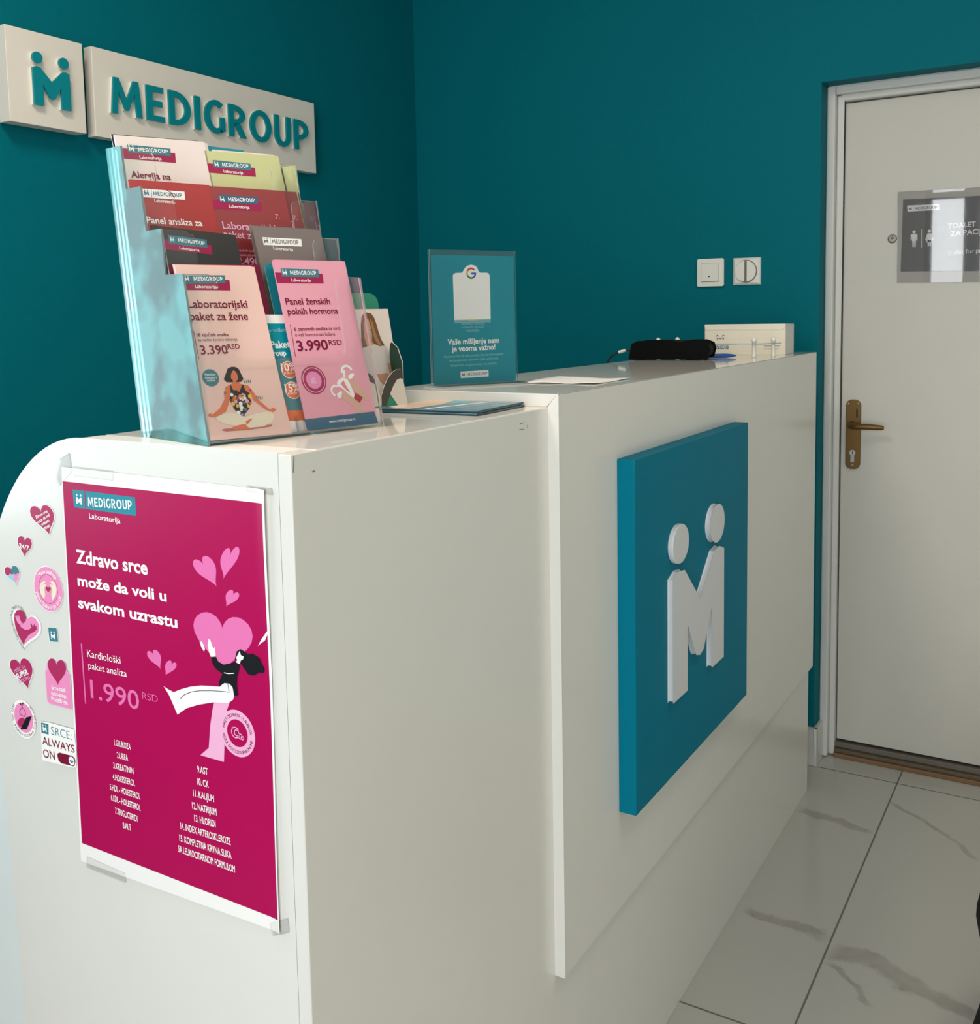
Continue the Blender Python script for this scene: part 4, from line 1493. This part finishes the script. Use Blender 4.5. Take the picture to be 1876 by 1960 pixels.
# ------------------------------------------------------------------ sign stand on the raised top
SA = Vector((-0.2279, 0.5665, ZU))
SE = (Vector((-0.1565, 0.6956, 0)) - Vector((-0.2279, 0.5644, 0))).normalized()
SN = Vector((SE.y, -SE.x, 0))
st = thing('sign_stand', tuple(SA + SE * 0.074), 'clear acrylic table sign stand on the raised counter', 'sign stand')
stf = lambda a, b, c: SA + SE * a + UP * b + SN * c
for c in (0.0012, -0.0030):
    fm = MB()
    fm.prism([(-0.003, 0.003), (0.1505, 0.003), (0.1495, 0.2115), (-0.0035, 0.2115)], stf, c, c + 0.0018, ACR, ACRE)
    obj('clear_sheet', fm, st)
fm = MB()
fm.prism([(-0.003, -0.030), (0.151, -0.030), (0.151, 0.034), (-0.003, 0.034)], lambda a, b, c: stf(a, c, b), 0.0, 0.0028, ACR, ACRE)
obj('stand_base', fm, st)
Z6 = Z(790, 460, 5.7655)
A = Art(stf(0, 0, 0.0), SE, UP, Z6)
A.loc([(0.0005, 0.004), (0.1485, 0.004), (0.148, 0.2035), (0.0, 0.2035)], I_TEALB, 0)
A.poly([(443, 395), (450, 372), (475, 360), (545, 357), (558, 335), (575, 305), (603, 280), (645, 269), (690, 280), (713, 305), (725, 340), (745, 357),
        (815, 356), (840, 368), (850, 395), (860, 870), (460, 880)], I_WHITE, 1)
A.poly([(460, 880), (860, 870), (860, 905), (461, 915)], I_FADE, 1)
c, e = (645, 363), (645, 300)
A.circ(c, e, I_GR, 2, k=1.0, k2=0.68, n=12, a0=math.radians(40), a1=math.radians(150))
A.circ(c, e, I_GY, 2, k=1.0, k2=0.68, n=8, a0=math.radians(150), a1=math.radians(205))
A.circ(c, e, I_GG, 2, k=1.0, k2=0.68, n=12, a0=math.radians(205), a1=math.radians(310))
A.circ(c, e, I_GB, 2, k=1.0, k2=0.68, n=8, a0=math.radians(310), a1=math.radians(368))
A.poly([(645, 355), (697, 355), (696, 377), (645, 377)], I_GB, 3)
for i in range(5):
    A.circ((620 + 21 * i, 877), (620 + 21 * i, 867), I_YEL, 3, n=5)
for (p, q, t) in [((535, 932), (790, 926), 'SKENIRAJTE QR KOD'), ((540, 970), (786, 963), 'I OSTAVITE GOOGLE'), ((596, 1008), (733, 1003), 'RECENZIJU')]:
    A.text(p, q, t, I_LBLUE, 3, 0.0)
A.text((385, 1152), (953, 1128), 'Vaše mišljenje nam', I_WHITE, 3, 0.024)
A.text((432, 1228), (912, 1203), 'je veoma važno!', I_WHITE, 3, 0.024)
for (p, q, t) in [((345, 1298), (998, 1262), 'Pozivamo Vas da nas ocenite i da nam pomognete'), ((400, 1340), (948, 1311), 'da u potpunosti ispunimo Vaša očekivanja.'),
                  ((422, 1396), (930, 1366), 'Hvala Vam na poverenju i na podršci.')]:
    A.text(p, q, t, I_LBLUE, 3, 0.0)
A.poly([(527, 1449), (835, 1430), (838, 1502), (530, 1520)], I_WHITE, 2)
A.logo((545, 1502), (575, 1500), I_BLUE, 3)
A.line([(592, 1450), (593, 1505)], 0.0004, I_BLUE, 3)
A.text((607, 1496), (822, 1481), 'MEDIGROUP', I_BLUE, 3, 0.012)
ins = obj('sign_sheet', A)
tag(ins, 'teal printed sheet with white tag shape inside the clear sign stand', 'sign')

# ------------------------------------------------------------------ cardboard leaflet display behind the holder
CR = Vector((-0.211, 0.466, ZT))
CE = Vector((0.33, 0.944, 0)).normalized()          # towards its right end
CB = Vector((-CE.y, CE.x, 0))                       # towards its back
CWD = 0.108
cfr = lambda a, b, c: CR + CE * a + CB * b + UP * c
cb = thing('leaflet_display', tuple(CR - CE * CWD / 2 + CB * 0.03), 'small sea green cardboard leaflet display behind the clear holder', 'leaflet display')
zfC = Z(700, 540, 7.536)
FA = Art(CR, CE, UP, zfC)


def flap(a, pts, mat, t0, t1, edge=None):
    a.prism([a.P(p) for p in pts], lambda x, y, c: a.o + a.ex * x + a.ey * y + a.n * c, t0, t1, mat, edge or I_CARDW)


f = Art(CR, CE, UP, zfC)
flap(f, [(225, 1782), (222, 1640), (262, 1500), (320, 1375), (390, 1290), (440, 1258), (500, 1252), (530, 1385), (605, 1772)], I_BAND, 0.0, 0.0012)
f.poly([(345, 1612), (395, 1490), (445, 1405), (490, 1385), (532, 1398), (605, 1772), (462, 1780)], I_CARDW, 11)
f.poly([(344, 1630), (460, 1780), (296, 1781)], I_GRN2, 11)
obj('right_flap', f, cb)
f = Art(CR + CB * 0.001, CE, UP, zfC)
flap(f, [(-130, 1830), (-120, 1500), (-60, 1330), (10, 1290), (90, 1350), (140, 1440), (205, 1640), (215, 1790)], I_CARDW, 0.0, 0.0012)
f.poly([(-90, 1300 + 60), (10, 1292), (90, 1352), (140, 1442), (120, 1470), (30, 1420), (-60, 1470)], I_BAND, 11)
obj('left_flap', f, cb)
f = MB()
f.prism([(0.0, 0.0), (0.034, 0.0), (0.033, 0.080), (0.031, 0.089), (0.026, 0.092), (0.012, 0.084), (0.0, 0.062)], lambda a, b, c: cfr(c, a, b), -0.0012, 0.0, I_DGRN, I_CARDW)
obj('right_side', f, cb)
f = MB()
f.prism([(0.0, 0.0), (0.034, 0.0), (0.033, 0.080), (0.031, 0.089), (0.026, 0.092), (0.012, 0.084), (0.0, 0.062)], lambda a, b, c: cfr(c, a, b), -CWD, -CWD + 0.0012, I_DGRN, I_CARDW)
obj('left_side', f, cb)
t = math.radians(13)
cu_ = (CB * math.sin(t) + UP * math.cos(t)).normalized()
bo = CR + CB * 0.036
f = Art(bo, CE, cu_, zfC)
tr_ = f.P((150, 160))
rr = rrect(-CWD, f.P((192, 380))[0], 0.0, tr_[1], 0.0, 6, 0.014)
f.prism(rr, lambda x, y, c: f.o + f.ex * x + f.ey * y + f.n * c, -0.0012, 0.0, I_GRN2, I_CARDW)
obj('back_card', f, cb)
f = MB()
f.prism([(-CWD, 0.0), (0.0, 0.0), (0.0, 0.045), (-CWD, 0.045)], lambda a, b, c: cfr(a, b, c), 0.0, 0.0012, I_GRN2)
obj('base_card', f, cb)
# its leaflet
a = Art(CR + CB * 0.018 + UP * 0.002, CE, cu_, zfC)
tr_ = a.P((318, 385))
q = [(tr_[0] - 0.098, 0.0), (tr_[0], 0.0), (tr_[0], tr_[1]), (tr_[0] - 0.098, tr_[1])]
a.prism(q, lambda x, y, c: a.o + a.ex * x + a.ey * y + a.n * c, -0.0015, 0.0, I_PAPW, PAPER)
a.poly([(-70, 620), (-60, 500), (-20, 440), (30, 440), (80, 455), (120, 510), (150, 590), (180, 700), (220, 820), (275, 915), (210, 930), (150, 900), (90, 910), (0, 1100), (-60, 1000)], I_HAIR, 1)
a.poly([(60, 520), (100, 580), (130, 690), (170, 800), (235, 915), (170, 895), (120, 800), (85, 650)], I_HAIR2, 2)
a.poly([(-30, 600), (0, 520), (40, 540), (65, 620), (85, 700), (92, 770), (90, 860), (120, 890), (80, 930), (20, 920), (-20, 800)], I_FACE, 2)
a.poly([(55, 690), (85, 676), (88, 692), (62, 702)], I_HAIR, 3)
a.poly([(70, 795), (92, 800), (88, 812), (68, 810)], I_MAT, 3)
a.poly([(-60, 960), (40, 920), (130, 895), (200, 925), (280, 915), (330, 960), (365, 1060), (382, 1160), (312, 1172), (308, 1310), (160, 1330), (0, 1330)], I_SHIRT, 3)
a.poly([(355, 1000), (395, 995), (402, 1068), (372, 1070)], I_TXTG, 2)
a.poly([(312, 1172), (380, 1160), (412, 1250), (370, 1300), (345, 1320), (330, 1250)], I_FACE, 3)
a.poly([(160, 1330), (308, 1310), (325, 1335), (260, 1480), (190, 1400)], I_FACE, 3)
x0_ = q[0][0]
lf = obj('leaflet', a, normals=False)
tag(lf, 'white leaflet with a photo of a blonde woman in a grey shirt', 'leaflet')

# ------------------------------------------------------------------ magazines on the lower counter
MAGB = M('print magazine blue', (96, 132, 150), 0.22, 0.5, var=0.22, scale=26)
MAGD = M('print magazine spine', (24, 66, 80), 0.35, 0.5)
MAGO = M('print magazine peach', (224, 196, 172), 0.3, 0.5, var=0.1, scale=20)


def magazine(cx, cy, ang, w, l, z0, h, top, side, label, pic=False):
    ca, sa = math.cos(math.radians(ang)), math.sin(math.radians(ang))
    fr = lambda a, b, c: Vector((cx + ca * a - sa * b, cy + sa * a + ca * b, z0 + c))
    r = thing('magazine', tuple(fr(0, 0, 0)), label, 'magazine', 'magazines on the lower counter')
    f = MB()
    f.box(-w / 2 + .0008, w / 2 - .0008, -l / 2 + .0008, l / 2 - .0008, 0.0004, h - 0.0004, PAPER, fr)
    obj('pages', f, r)
    f = MB()
    f.box(-w / 2, w / 2, -l / 2, l / 2, h - 0.0006, h, top, fr)
    f.box(-w / 2, w / 2, -l / 2, l / 2, 0.0, 0.0006, side, fr)
    f.box(w / 2 - 0.0008, w / 2, -l / 2, l / 2, 0.0, h, side, fr)
    f.box(-w / 2, w / 2, -l / 2, -l / 2 + 0.0006, 0.0, h * 0.7, side, fr)
    if pic:
        for (pts, m, lay) in [([(-.074, -.05), (-.03, -.067), (-.02, .0), (-.035, .067), (-.074, .067)], MAGO, 1), ([(-.02, .0), (.0, .05), (-.01, .067), (-.035, .067)], I_FADE, 1),
                              ([(.02, -.06), (.06, .06), (.055, .062), (.014, -.06)], I_FADE, 1), ([(-.005, -.06), (.03, .06), (.026, .062), (-.012, -.06)], I_WHITE, 1)]:
            f.add([fr(a, b, h + 0.0001 * lay) for a, b in pts], [list(range(len(pts)))], m)
    obj('cover', f, r)
    return r


magazine(-0.103, 0.435, 3, 0.148, 0.135, ZT + 0.0002, 0.0030, MAGB, MAGD, 'lowest blue magazine of the pile against the counter step')
magazine(-0.106, 0.437, 5, 0.150, 0.137, ZT + 0.0034, 0.0030, MAGB, MAGD, 'topmost blue magazine of the pile against the counter step', True)
# loose paper on the raised top
f = MB()
n = 10
pv = []
for j in range(n + 1):
    for i in range(n + 1):
        x, y = i / n, j / n
        px = -0.142 + (-0.016 + 0.142) * x
        py_ = 0.690 + 0.135 * y + 0.01 * x
        pv.append((px, py_, ZU + 0.0006 + 0.006 * max(0, 0.35 - x) * max(0, y - 0.0) * 1.4 + 0.0015 * math.sin(x * 5 + y * 3) ** 2))
f.add(pv, [(j * (n + 1) + i, j * (n + 1) + i + 1, (j + 1) * (n + 1) + i + 1, (j + 1) * (n + 1) + i) for j in range(n) for i in range(n)], PAPER, True)
pp = obj('paper_sheet', f)
sm_ = pp.modifiers.new('thickness', 'SOLIDIFY')
sm_.thickness = 0.0004
sm_.offset = 1
tag(pp, 'curled white sheet of paper lying beside the sign stand', 'paper')

# ------------------------------------------------------------------ card terminal
tm = thing('card_terminal', (-0.195, 1.50, ZU), 'black card terminal with cable lying on the raised counter', 'card terminal')
ta = math.radians(9)
tfr = lambda a, b, c: Vector((-0.195 + math.cos(ta) * a - math.sin(ta) * b, 1.50 + math.sin(ta) * a + math.cos(ta) * b, ZU + c))
f = MB()
side = [(-0.095, 0.006), (-0.089, 0.036), (-0.076, 0.0415), (-0.015, 0.0425), (0.024, 0.0400), (0.040, 0.0425), (0.070, 0.0425), (0.0835, 0.037), (0.087, 0.026), (0.083, 0.010), (0.070, 0.007)]
f.prism(side, lambda a, b, c: tfr(a, c, b), -0.038, 0.040, PLASTB)
body = obj('terminal_body', f, tm, bevel=0.004)
for (a, b) in [(-0.083, -0.03), (0.070, -0.03), (-0.083, 0.032), (0.070, 0.032)]:
    f = MB()
    f.prism(discpts(a, b, 0.005, 12), lambda x, y, c: tfr(x, y, c), 0.0, 0.0078, RUBBER)
    obj('foot', f, tm)
f = MB()
f.box(-0.075, -0.02, -0.030, 0.032, 0.0420, 0.0428, M('dark screen', (30, 34, 40), 0.1), tfr)
obj('screen', f, tm)
for i in range(4):
    for j in range(3):
        f = MB()
        f.box(-0.008 + 0.0 + 0.018 * i, 0.006 + 0.018 * i, -0.028 + 0.021 * j, -0.012 + 0.021 * j, 0.0400, 0.0437, M('dark grey keys', (46, 46, 48), 0.5), tfr)
        obj('key', f, tm)
cpts = [tfr(-0.091, -0.004, 0.022), Vector((-0.298, 1.478, ZU + 0.0235)), Vector((-0.312, 1.472, ZU + 0.0225)), Vector((-0.328, 1.465, ZU + 0.016)), Vector((-0.340, 1.459, ZU + 0.006)),
        Vector((-0.348, 1.455, ZU - 0.010)), Vector((-0.352, 1.453, ZU - 0.05)), Vector((-0.354, 1.452, ZU - 0.20)), Vector((-0.355, 1.452, 0.844))]
f = MB()
f.tube(cpts, 0.0024, RUBBER, 8)
cab = obj('cable', f, tm)
f = MB()
f.tube([Vector((-0.306, 1.4748, ZU + 0.0230)), Vector((-0.3225, 1.4675, ZU + 0.0183))], 0.0036, PLASTW, 8)
obj('cable_tag', f, cab)

# ------------------------------------------------------------------ pen
f = MB()
pa, pb = Vector((-0.190, 1.565, ZU + 0.0052)), Vector((-0.088, 1.630, ZU + 0.0052))
dd = (pb - pa)
f.tube([pa, pa + dd * 0.04, pa + dd * 0.8, pa + dd * 0.9, pb], [0.0042, 0.0050, 0.0050, 0.0040, 0.0012], BLUEPEN, 14)
tag(obj('pen', f), 'blue pen lying on the raised counter behind the black terminal', 'pen')

# ------------------------------------------------------------------ clear rack on white posts
rk = thing('acrylic_rack', (-0.15, 1.64, ZU), 'clear acrylic shelf on four white posts in front of the carton', 'rack')
P4 = [(-0.281, 1.615), (-0.248, 1.660), (-0.048, 1.640), (-0.016, 1.690)]
f = MB()
f.prism([(P4[0][0] - .006, P4[0][1] - .008), (P4[2][0] + .008, P4[2][1] - .008), (P4[3][0] + .014, P4[3][1] + .008), (P4[1][0] - .004, P4[1][1] + .010)],
        lambda a, b, c: Vector((a, b, ZU + c)), 0.0305, 0.0335, ACR, ACRE)
obj('shelf', f, rk)
for (x, y) in P4:
    f = MB()
    f.lathe([(0.0, 0.0), (0.0056, 0.0), (0.0048, 0.004), (0.0048, 0.0375), (0.0060, 0.038), (0.0062, 0.042), (0.0045, 0.046), (0.0018, 0.0485), (0.0, 0.049)],
            frame((x, y, ZU), (1, 0, 0), (0, 1, 0), (0, 0, 1)), PLASTW, 16)
    obj('post', f, rk)

# ------------------------------------------------------------------ glove carton
CARTON = M('white carton', (232, 226, 210), 0.6, var=0.02)
CARTS = M('white carton side', (226, 226, 224), 0.6, var=0.02)
bx = thing('carton', (-0.11, 1.83, ZU), 'open white carton box at the far end of the counter', 'box')
ba = math.radians(4)
bfr2 = lambda a, b, c: Vector((-0.218 + math.cos(ba) * a - math.sin(ba) * b, 1.776 + math.sin(ba) * a + math.cos(ba) * b, ZU + c))
f = MB()
wB, dB, hB, tB = 0.205, 0.105, 0.077, 0.0008
f.box(0, wB, 0, tB, 0, hB, CARTON, bfr2)
f.box(0, wB, dB - tB, dB, 0, hB, CARTS, bfr2)
f.box(0, tB, 0, dB, 0, hB, CARTS, bfr2)
f.box(wB - tB, wB, 0, dB, 0, hB, CARTS, bfr2)
f.box(0, wB, 0, dB, 0, tB, CARTON, bfr2)
f.box(0, wB, dB * 0.45, dB, hB - tB, hB, CARTS, bfr2)
obj('box_body', f, bx)
f = MB()
f.prism([(0.001, 0.0), (0.0, -0.006), (0.004, -0.014), (0.196, -0.015), (0.203, -0.010), (0.204, 0.0)], lambda a, b, c: bfr2(a, -c, hB + 0.001 + b), 0.0006, 0.0022, CARTON)
obj('front_flap', f, bx)
f = MB()
f.add([bfr2(0, 0.02, hB), bfr2(0, 0.09, hB), bfr2(-0.006, 0.085, hB - 0.02), bfr2(-0.006, 0.025, hB - 0.02)], [(0, 1, 2, 3)], PLASTB)
f.add([bfr2(-0.0008, 0.02, hB), bfr2(-0.0008, 0.09, hB), bfr2(-0.0068, 0.085, hB - 0.02), bfr2(-0.0068, 0.025, hB - 0.02)], [(3, 2, 1, 0)], PLASTB)
obj('side_flap', f, bx, normals=False)
Z7 = Z(1120, 590, 4.078)
A = Art(bfr2(0, -0.0004, 0), Vector((math.cos(ba), math.sin(ba), 0)), UP, Z7)
PL = A
A.poly([(1000, 293), (1118, 291), (1119, 319), (1001, 320)], I_BLUE, 0)
A.text((1003, 315), (1114, 313), 'SAFEMED', I_WHITE, 1, 0.01)
obj('printed_label', A, bx)
A = Art(bfr2(0, -0.0004, 0), Vector((math.cos(ba), math.sin(ba), 0)), UP, Z7)
for (y, x0, x1) in [(272, 1395, 1530), (295, 1395, 1520), (318, 1395, 1508)]:
    A.poly([(x0, y - 2), (x1, y - 3), (x1, y + 1), (x0, y + 2)], I_TXTG, 0)
obj('printed_lines', A, bx)
A = Art(bfr2(0, -0.0004, 0), Vector((math.cos(ba), math.sin(ba), 0)), UP, Z7)
for (x0, y0, x1, y1) in [(1030, 208, 1040, 220), (1080, 208, 1070, 220), (1020, 218, 1038, 214), (1092, 216, 1074, 213), (1038, 246, 1030, 235), (1075, 246, 1084, 235), (1045, 232, 1057, 240), (1057, 240, 1068, 231)]:
    A.line([(x0, y0), (x1, y1)], 0.0016, I_CARD, 0)
A.line([(1030, 235), (1045, 230)], 0.0016, I_CARD, 0)
A.line([(1084, 235), (1068, 230)], 0.0016, I_CARD, 0)
obj('printed_mark', A, bx)

# ------------------------------------------------------------------ dark bag at the right edge
BAGX = 0.674
f = MB()
rings, seg = [], 32
prof = [(0.004, 0.150), (0.03, 0.166), (0.06, 0.168), (0.10, 0.160), (0.14, 0.153), (0.18, 0.151), (0.22, 0.157), (0.26, 0.163), (0.29, 0.166), (0.32, 0.162),
        (0.35, 0.150), (0.38, 0.128), (0.40, 0.10), (0.41, 0.06), (0.412, 0.02)]
for j, (z, base) in enumerate(prof):
    for k in range(seg):
        a_ = 2 * PI * k / seg
        r = base * (1 + 0.012 * math.sin(5 * a_ + 3 * z) + 0.012 * math.sin(9 * a_ - 30 * z) + 0.02 * math.sin(2 * a_ + 0.3) * z / 0.2)
        rings.append(Vector((BAGX + r * math.cos(a_), 1.13 + r * 1.1 * math.sin(a_), z)))
f.add(rings, [(j * seg + k, j * seg + (k + 1) % seg, (j + 1) * seg + (k + 1) % seg, (j + 1) * seg + k) for j in range(14) for k in range(seg)], BLACKFAB, True)
f.add(rings[-seg:], [list(range(seg))], BLACKFAB)
f.add(rings[:seg], [list(range(seg))[::-1]], BLACKFAB)
tag(obj('bag', f), 'soft black fabric thing on the floor at the right picture edge', 'bag')
